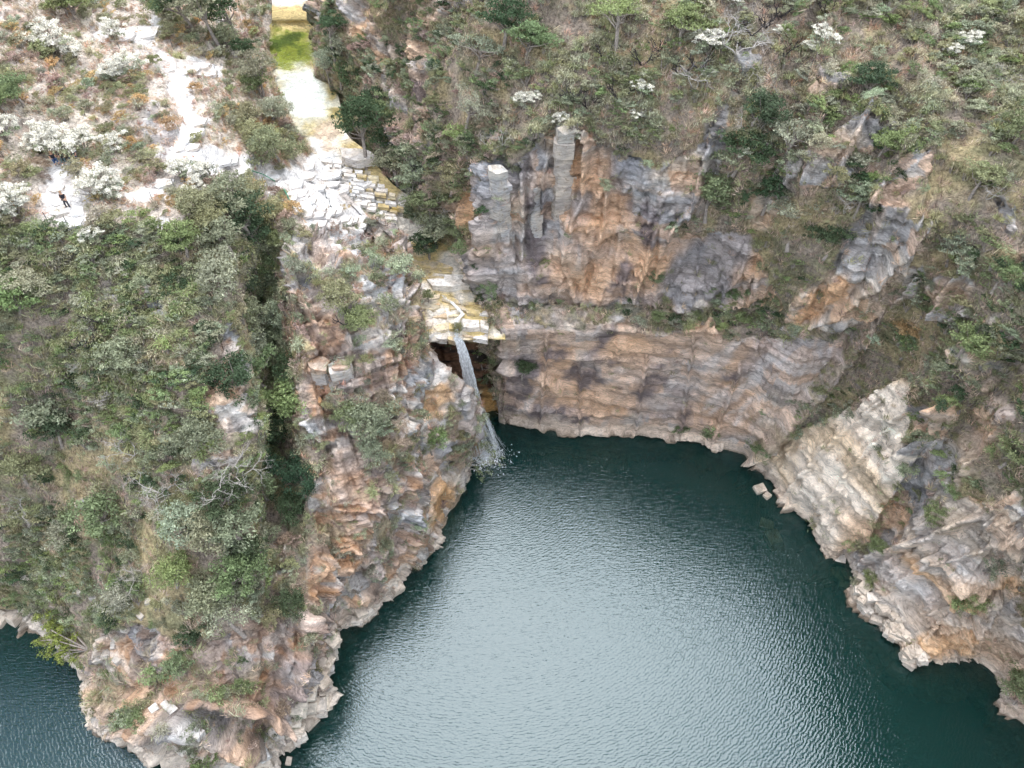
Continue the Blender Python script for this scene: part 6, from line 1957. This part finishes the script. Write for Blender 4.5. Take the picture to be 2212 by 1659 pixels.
def region_cols(i, kind):
    y, x = AY[i], AX[i]
    if plateau[i]:
        return {'tuft': [C_STRAW, C_STRAW, C_RUSTG, C_TAN, C_PALEY], 'rose': [C_PALEY, C_YEL], 'shrub': [C_GOLD, C_OLIVE, C_YEL, C_SAGE, C_TAN, C_PALEY, C_OLIVE]}[kind]
    if lhill[i]:
        return {'tuft': [C_TAN, C_OLIVE, C_STRAW, C_GREYG, C_YEL], 'rose': [C_YEL, C_YEL, C_LIME, C_PALEY], 'shrub': [C_GREYG, C_GREYG, C_OLIVE, C_MID, C_SAGE, C_DARK, C_LIME]}[kind]
    if prom[i] or AS[i] == SB:
        return {'tuft': [C_TAN, C_STRAW, C_RUSTG, C_SAGE, C_OLIVE], 'rose': [C_YEL, C_SAGE], 'shrub': [C_SAGE, C_GREYG, C_OLIVE, C_TAN]}[kind]
    if rtop[i]:
        return {'tuft': [C_STRAW, C_TAN, C_RUSTG, C_PALEY, C_TAN], 'rose': [C_PALEY, C_YEL, C_PALEY], 'shrub': [C_OLIVE, C_SAGE, C_MID, C_GREYG, C_PALEY, C_LIME]}[kind]
    if gorge[i]:
        return {'tuft': [C_TAN, C_TAN, C_STRAW, C_OLIVE], 'rose': [C_YEL], 'shrub': [C_GREYG, C_OLIVE, C_MID, C_DARK, C_SAGE, C_TAN]}[kind]
    return {'tuft': [C_OLIVE, C_TAN, C_STRAW, C_OLIVE, C_TAN], 'rose': [C_YEL, C_OLIVE], 'shrub': [C_MID, C_OLIVE, C_GREYG, C_SAGE, C_LIME, C_DARK]}[kind]

# what must stay clear: the path, the people, the streams
CLEAR = [(150, 440, 30), (125, 365, 24), (160, 355, 18)]
def blocked(i):
    if AS[i] == SL and AY[i] > 600 and inside(OUTCROP, np.array([AX[i]]), np.array([AY[i] - 22]))[0]: return True
    for x, y, r in CLEAR:
        if (AX[i] - x) ** 2 + (AY[i] - y) ** 2 < r * r: return True
    return False

def sources(key, meshes):
    coll = bpy.data.collections.new(key + "_kinds")
    index = {}
    for mi, me in enumerate(meshes):
        coll.objects.link(bpy.data.objects.new("%s_%03d" % (key, mi), me))
        index[mi] = mi
    return coll, index

def gn_cover(name, pos, rot, scl, ids, coll, label, colours):
    me = bpy.data.meshes.new(name)
    me.from_pydata([tuple(p) for p in pos], [], [])
    for nm, ty, fld, data in (('inst_rot', 'FLOAT_VECTOR', 'vector', rot), ('inst_scale', 'FLOAT', 'value', scl), ('inst_id', 'INT', 'value', ids), ('plant_colour', 'FLOAT_VECTOR', 'vector', [jit(c, .25)[:3] for c in colours])):
        a = me.attributes.new(nm, ty, 'POINT')
        a.data.foreach_set(fld, np.asarray(data, np.int32 if ty == 'INT' else np.float32).ravel())
    o = bpy.data.objects.new(name, me)
    ROOT.objects.link(o)
    ng = bpy.data.node_groups.new(name, 'GeometryNodeTree')
    ng.interface.new_socket("Geometry", in_out='INPUT', socket_type='NodeSocketGeometry')
    ng.interface.new_socket("Geometry", in_out='OUTPUT', socket_type='NodeSocketGeometry')
    n, l = ng.nodes, ng.links
    gi, go = n.new('NodeGroupInput'), n.new('NodeGroupOutput')
    ci = n.new('GeometryNodeCollectionInfo')
    ci.inputs['Collection'].default_value = coll
    ci.inputs['Separate Children'].default_value = True
    ci.inputs['Reset Children'].default_value = True
    ip = n.new('GeometryNodeInstanceOnPoints')
    ip.inputs['Pick Instance'].default_value = True
    def na(nm, ty):
        q = n.new('GeometryNodeInputNamedAttribute'); q.data_type = ty
        q.inputs['Name'].default_value = nm
        return [s for s in q.outputs if s.enabled and s.name == 'Attribute'][0]
    l.new(gi.outputs[0], ip.inputs['Points'])
    l.new(ci.outputs[0], ip.inputs['Instance'])
    l.new(na('inst_id', 'INT'), ip.inputs['Instance Index'])
    l.new(na('inst_rot', 'FLOAT_VECTOR'), ip.inputs['Rotation'])
    l.new(na('inst_scale', 'FLOAT'), ip.inputs['Scale'])
    l.new(ip.outputs[0], go.inputs[0])
    md = o.modifiers.new("scatter", 'NODES')
    md.node_group = ng
    tag(o, label, None, None, 'stuff')
    return o

def tilt_euler(nrm, lean):
    z = (Vector((0, 0, 1)) * (1 - lean) + Vector(nrm) * lean).normalized()
    q = z.to_track_quat('Z', 'Y') @ Matrix.Rotation(random.uniform(0, 6.28), 3, 'Z').to_quaternion()
    return tuple(q.to_euler())

def scatter(kind, w, count, seed, meshes, smin, smax, lean):
    idx = [i for i in pick(w, count, seed) if not blocked(i)]
    rec = []
    for i in idx:
        s = random.uniform(smin, smax) * (1.0 if random.random() < 0.85 else 1.3)
        col = random.choice(region_cols(i, kind))
        rec.append((i, s, col, random.randrange(len(meshes))))
    return rec

# shrubs: the 300 that show largest are things, the rest is cover
SHR = scatter('shrub', w_shrub, 8600, 901, SHRUB, 0.4, 1.05, 0.35)
vis = [r for r in SHR if A_VIS[r[0]] and -10 < AX[r[0]] < 2222 and -10 < AY[r[0]] < 1669]
vis.sort(key=lambda r: -r[1] / AD[r[0]])
chosen = set(id(r) for r in vis[:300])
items = []
for r in vis[:300]:
    i, s, col, mi = r
    root = plant("low_shrub", SHRUB[mi], Vector(AC[i]), s, jit(col, .2), None, "shrub", "low shrubs on the slopes", Vector(AN[i]), None, ("foliage", "stems"), 1.0, 0.35)
    size = "big" if s > 1.1 else ("low" if s > 0.95 else "small")
    items.append((root, "%s %s shrub" % (size, CNAME[col]), AX[i], AY[i]))
label_all(items)
cols_all = list(CNAME)
coll, index = sources("shrub", [s[0] for s in SHRUB])
rest = [r for r in SHR if id(r) not in chosen]
gn_cover("scrub_cover", [AC[r[0]] for r in rest], [tilt_euler(AN[r[0]], .35) for r in rest], [r[1] for r in rest], [index[r[3]] for r in rest], coll, "low mixed scrub covering the slopes between the larger shrubs", [r[2] for r in rest])

# spiky rosette plants
ROS = scatter('rose', w_rose, 5000, 911, ROSE, 0.55, 1.05, 0.3)
vis = [r for r in ROS if A_VIS[r[0]] and -10 < AX[r[0]] < 2222 and -10 < AY[r[0]] < 1669]
vis.sort(key=lambda r: -r[1] / AD[r[0]])
chosen = set(id(r) for r in vis[:300])
items = []
for r in vis[:300]:
    i, s, col, mi = r
    o = bpy.data.objects.new("spiky_rosette_plant", ROSE[mi])
    ROOT.objects.link(o)
    o.location = Vector(AC[i]); o.rotation_euler = tilt_euler(AN[i], .3); o.scale = (s, s, s); o.color = jit(col, .2)
    tag(o, None, "rosette plant", "spiky rosette plants on the slopes")
    items.append((o, "%s rosette plant" % CNAME[col], AX[i], AY[i]))
label_all(items)
coll, index = sources("rosette", ROSE)
rest = [r for r in ROS if id(r) not in chosen]
gn_cover("rosette_cover", [AC[r[0]] for r in rest], [tilt_euler(AN[r[0]], .3) for r in rest], [r[1] for r in rest], [index[r[3]] for r in rest], coll, "smaller spiky rosette plants dotted over the slopes", [r[2] for r in rest])

# dry grass
TUF = scatter('tuft', w_tuft, 34000, 921, TUFT, 0.7, 1.5, 0.5)
coll, index = sources("grass", TUFT)
gn_cover("grass_cover", [AC[r[0]] for r in TUF], [tilt_euler(AN[r[0]], .5) for r in TUF], [r[1] for r in TUF], [index[r[3]] for r in TUF], coll, "dry straw and olive grass tufts covering the slopes and ledges", [r[2] for r in TUF])

# twiggy bare bushes
items = []
for i in pick(w_twig, 230, 931):
    if blocked(i) or not A_VIS[i]: continue
    root = plant("twiggy_shrub", TWIGGY[random.randrange(2)], Vector(AC[i]), random.uniform(.6, 1.1), (1, 1, 1, 1), None, "shrub", "leafless twiggy shrubs", Vector(AN[i]), None, ("stems", "twigs"), 1.0, 0.3)
    items.append((root, "leafless twiggy shrub", AX[i], AY[i]))
label_all(items)

# ------------------------------------------------------------------ people on the rock bench
M_SKIN = mat_plain("skin", (0.52, 0.30, 0.20), 0.6, 0.08, 10)
M_BLACK = mat_plain("black_cotton", (0.018, 0.016, 0.022), 0.9, 0.2, 30)
M_JEAN = mat_plain("dark_grey_trousers", (0.045, 0.047, 0.058), 0.9, 0.2, 30)
M_HAIR = mat_plain("brown_hair", (0.24, 0.14, 0.07), 0.8, 0.3, 40)
M_SHOE = mat_plain("black_shoes", (0.03, 0.03, 0.035), 0.6, 0.1, 20)
M_WSHOE = mat_plain("white_shoes", (0.8, 0.8, 0.8), 0.6, 0.1, 20)
M_GREENP = mat_plain("slate_green_trousers", (0.07, 0.10, 0.10), 0.9, 0.2, 30)
M_BLUE = mat_plain("blue_cloth", (0.02, 0.05, 0.12), 0.9, 0.2, 30)
M_GADGET = mat_plain("dark_plastic", (0.03, 0.03, 0.035), 0.4, 0.05, 20)

def skin(name, chains, mat, parent, subd=1):
    """chains: lists of (x, y, z, r); chains start at an existing joint when they repeat its position"""
    V, E, Rr, key = [], [], [], {}
    for ch in chains:
        prev = None
        for (x, y, z, r) in ch:
            k = (round(x, 3), round(y, 3), round(z, 3))
            if k not in key:
                key[k] = len(V); V.append((x, y, z)); Rr.append(r)
            i = key[k]
            if prev is not None and prev != i: E.append((prev, i))
            prev = i
    me = bpy.data.meshes.new(name)
    me.from_pydata(V, E, [])
    o = bpy.data.objects.new(name, me)
    ROOT.objects.link(o)
    me.materials.append(mat)
    sk = o.modifiers.new("skin", 'SKIN')
    for i, r in enumerate(Rr):
        me.skin_vertices[0].data[i].radius = (r, r)
    me.skin_vertices[0].data[0].use_root = True
    ss = o.modifiers.new("smooth", 'SUBSURF'); ss.levels = subd; ss.render_levels = subd
    o.parent = parent
    return o

def person(pos, rz, pose, label, shirt, trousers, shoe, hair, standing=True):
    root = empty("person", pos, rz)
    if standing:      # facing -Y
        hip, chest, neck, head = (0, 0, .92), (0, -.02, 1.28), (0, -.03, 1.47), (0, -.06, 1.60)
        legs = [[(0, 0, .92, .13), (s * .10, 0, .86, .095), (s * .12, -.03, .48, .065), (s * .13, .02, .10, .045), (s * .14, -.10, .04, .04)] for s in (-1, 1)]
        arms = [[(0, -.02, 1.28, .15), (s * .18, -.01, 1.40, .07), (s * .25, .02, 1.14, .05), (s * .12, -.22, 1.06, .036)] for s in (-1, 1)]
        seat = [(0, 0, .92, .14), (0, -.01, 1.1, .13), (0, -.02, 1.28, .15), (0, -.03, 1.47, .055)]
    else:             # sitting on the ground, knees up
        legs = [[(0, 0, .16, .13), (s * .10, -.05, .16, .10), (s * .12, -.38, .48, .07), (s * .13, -.62, .12, .05), (s * .14, -.74, .05, .04)] for s in (-1, 1)]
        arms = [[(0, .05, .52, .15), (s * .18, .05, .64, .07), (s * .26, -.08, .42, .05), (s * .14, -.34, .46, .036)] for s in (-1, 1)]
        seat = [(0, 0, .16, .15), (0, .03, .34, .13), (0, .05, .52, .15), (0, .02, .72, .055)]
        head = (0, 0, .84)
    hx, hy, hz = head
    headc = [seat[-1], (hx, hy + .02, hz - .03, .075), (hx, hy, hz + .05, .10), (hx, hy + .01, hz + .13, .06)]
    nose = [(hx, hy, hz + .05, .10), (hx, hy - .12, hz + .03, .018)]
    ears = [[(hx, hy, hz + .05, .10), (s * .105, hy + .01, hz + .04, .018)] for s in (-1, 1)]
    hands = []
    for a in arms:
        w = a[-1]
        sgn = -1 if w[0] < 0 else 1
        for f in range(4):
            hands.append([w, (w[0] - sgn * .03, w[1] - .06, w[2] - .02 + .018 * f, .014), (w[0] - sgn * .06, w[1] - .10 - .006 * (f % 3), w[2] - .02 + .018 * f, .010)])
        hands.append([w, (w[0] - sgn * .05, w[1] - .03, w[2] + .045, .012)])
    skin("body", [seat, headc[0:], nose] + ears + legs + arms + hands, M_SKIN, root, 1)
    grow = lambda ch, g: [(x, y, z, r + g) for x, y, z, r in ch]
    skin("shirt", [grow(seat[:3], .022) + [(seat[3][0], seat[3][1], seat[3][2] - .06, .07)]] + [grow(a[:2], .022) + [(a[1][0] * .6 + a[2][0] * .4, a[1][1] * .6 + a[2][1] * .4, a[1][2] * .6 + a[2][2] * .4, .075)] for a in arms], shirt, root)
    skin("trousers", [grow(seat[:1], .018) + [(seat[1][0], seat[1][1], seat[0][2] + .08, .14)]] + [grow(l[:4], .018) for l in legs], trousers, root)
    for l in legs:
        x, y, z, r = l[-1]; ax = l[-2]
        skin("shoe", [[(ax[0], ax[1] + .02, z, .05), (x, y + .04, z, .052), (x, y - .07, z, .045)]], shoe, root)
    V, F = [], []
    for i in range(5):
        for j in range(12):
            t = i / 4 * 1.45; a = 6.283 * j / 12
            V.append((hx + .118 * math.sin(t) * math.cos(a), hy + .025 + .125 * math.sin(t) * math.sin(a), hz + .06 + .125 * math.cos(t)))
    for i in range(4):
        for j in range(12):
            F.append((i * 12 + j, i * 12 + (j + 1) % 12, (i + 1) * 12 + (j + 1) % 12, (i + 1) * 12 + j))
    mesh_obj("hair", V, F, hair, root, True)
    for s in (-1, 1):
        mesh_obj("eye", [(hx + s * .035 + .012 * math.cos(a), hy - .098, hz + .055 + .008 * math.sin(a)) for a in [k * 1.05 for k in range(6)]], [tuple(range(6))], M_BLACK, root)
    mesh_obj("mouth", [(hx - .025, hy - .096, hz - .005), (hx + .025, hy - .096, hz - .005), (hx + .02, hy - .095, hz - .014), (hx - .02, hy - .095, hz - .014)], [(0, 1, 2, 3)], M_HAIR, root)
    tag(root, label, "person")
    return root
# level stone under the feet
g = ground(152, 452)[0]
slab([(128, 446), (150, 440), (178, 446), (182, 460), (150, 466), (126, 460)], 0, 0.5, (0.82, 0.80, 0.78), LH, Z=g.z + 0.12, seed=2001)
fp = Vector(P(150, 452, g.z + 0.12))
person(fp, math.radians(8), None, "person in black t-shirt and dark trousers standing on white rock with a controller", M_BLACK, M_JEAN, M_SHOE, M_HAIR)
rc = empty("remote_controller", fp + Vector((0.03, -0.30, 1.07)), math.radians(8))
mesh_obj("controller_body", [(sx * .11, sy * .05, z) for z in (-.02, .02) for sx, sy in ((-1, -1), (1, -1), (1, 1), (-1, 1))], [(3, 2, 1, 0), (4, 5, 6, 7), (0, 1, 5, 4), (1, 2, 6, 5), (2, 3, 7, 6), (3, 0, 4, 7)], M_GADGET, rc)
for s in (-1, 1):
    mesh_obj("antenna", [(s * .05 + dx, .05, z) for z in (.01, .03) for dx in (-.03, .03)] + [(s * .05 + dx, .13, z + .03) for z in (.01, .03) for dx in (-.03, .03)], [(0, 1, 5, 4), (2, 3, 7, 6), (0, 2, 6, 4), (1, 3, 7, 5), (4, 5, 7, 6)], M_GADGET, rc)
tag(rc, "dark remote controller held by the standing person", "controller")
g = ground(118, 350)[0]
person(g + Vector((0.1, 0, 0.05)), math.radians(40), None, "person in dark shirt with bare arms sitting under the white bushes, leftmost", M_BLACK, M_BLUE, M_SHOE, M_HAIR, False)
g = ground(134, 348)[0]
person(g + Vector((0.3, 0.0, 0.05)), math.radians(25), None, "person in slate trousers and white shoes sitting at the bushes' edge", M_BLACK, M_GREENP, M_WSHOE, M_HAIR, False)
g = ground(160, 340)[0]
person(g + Vector((0.1, 0, 0.05)), math.radians(-20), None, "person in blue half hidden under the white bushes, rightmost", M_BLUE, M_BLUE, M_SHOE, M_HAIR, False)

# ------------------------------------------------------------------ path posts, ropes and the green railing
M_POST = mat_plain("grey_painted_post", (0.10, 0.12, 0.12), 0.6, 0.2, 10)
M_GREEN = mat_plain("green_painted_rail", (0.03, 0.20, 0.11), 0.5, 0.2, 10)
M_ROPE = mat_plain("weathered_rope", (0.30, 0.30, 0.27), 0.9, 0.2, 20)
POSTS = [(104, 480, "leftmost on the person's rock bench"), (128, 504, "below the standing person's bench"), (150, 490, "just below the standing person"), (214, 466, "under the round white shrub"), (334, 436, "at the pale path's left end"), (378, 410, "at the bend of the pale path"), (540, 345, "beside the stream bush"), (552, 352, "paired beside the stream bush"),
         (676, 452, "in the middle of the white bench"), (706, 424, "highest on the white bench"), (712, 446, "right side of the white bench"), (470, 160, "on the upper bare rock patch"), (372, 105, "at the top of the path"), (262, 112, "left of the path's top")]
for x, y, wh in POSTS:
    g = ground(x, y)[0]
    root = empty("path_post", g)
    mb = MB(); mb.tube([(0, 0, -.15), (0, 0, .55), (0.01, 0, 1.05)], .035, .03, 0, 6)
    me = mb.mesh("pole", [M_POST]); o = bpy.data.objects.new("pole", me); ROOT.objects.link(o); o.parent = root
    mb = MB(); mb.tube([(0, 0, -.05), (0, 0, .06)], .13, .10, 0, 8)
    me = mb.mesh("footing", [M_POST]); o = bpy.data.objects.new("footing", me); ROOT.objects.link(o); o.parent = root
    tag(root, "thin dark rope post " + wh, "post", "rope posts along the path")
def railing(pts, label, slats):
    q = [ground(x, y)[0] for x, y in pts]
    root = empty("railing", q[0])
    b = q[0]
    L = [v - b for v in q]
    for i in range(len(L) - 1):
        mb = MB(); mb.tube([L[i] + Vector((0, 0, 1.0)), (L[i] + L[i + 1]) * .5 + Vector((0, 0, 1.0)), L[i + 1] + Vector((0, 0, 1.0))], .05, .05, 0, 6)
        o = bpy.data.objects.new("rail", mb.mesh("rail", [M_GREEN])); ROOT.objects.link(o); o.parent = root
        for k in range(slats + 1):
            c = L[i].lerp(L[i + 1], k / slats)
            mb = MB(); mb.tube([c + Vector((0, 0, -.1)), c + Vector((0, 0, .5)), c + Vector((0, 0, 1.0))], .03, .03, 0, 5)
            o = bpy.data.objects.new("baluster", mb.mesh("baluster", [M_GREEN if k in (0, slats) else M_ROPE])); ROOT.objects.link(o); o.parent = root
    tag(root, label, "railing")
railing([(549, 385), (575, 392), (596, 408)], "green-topped slatted railing along the path above the cleft", 8)
railing([(618, 425), (636, 462)], "short bright green railing at the white rock bench", 3)

# ------------------------------------------------------------------ far more boulders share looks: name each by its place along the shore
NUM = ["first", "second", "third", "fourth", "fifth", "sixth", "seventh", "eighth", "ninth", "tenth", "eleventh", "twelfth", "thirteenth", "fourteenth", "fifteenth", "sixteenth", "seventeenth", "eighteenth", "nineteenth"]
TENS = ["", "", "twent", "thirt", "fort", "fift", "sixt", "sevent", "eight"]
def nth(k):
    if k < 19: return NUM[k]
    t, u = divmod(k + 1, 10)
    return TENS[t] + "ieth" if u == 0 else TENS[t] + "y-" + NUM[u - 1]
ORDER = {"rubble along the right shore": ("broken cream boulder, %s along the right shore rubble from the white face", 1), "boulders along the promontory shore": ("cream angular boulder, %s along the promontory shore from the waterfall side", 1),
         "boulders on the slope above the left lake": ("pale boulder on the slope above the left lake, %s from the left", 0), "white blocks under the ledge": ("white angular block under the overhanging ledge, %s from the left", 0), "boulders under the back cliff": ("low boulder at the waterline under the back cliff, %s from the waterfall", 0),
         "squared blocks at the rib's foot": ("squared cream block at the promontory foot, %s from the top", 1), "boulders on the far left lake shore": ("cream boulder on the far left lake shore, %s from the left", 0)}
for grp, (txt, ax) in ORDER.items():
    L = [o for o in ROOT.objects if o.get('group') == grp]
    L.sort(key=lambda o: float(project(np.array(o.location))[ax]))
    for k, o in enumerate(L):
        s = max(o.scale)
        o['label'] = txt % nth(k)
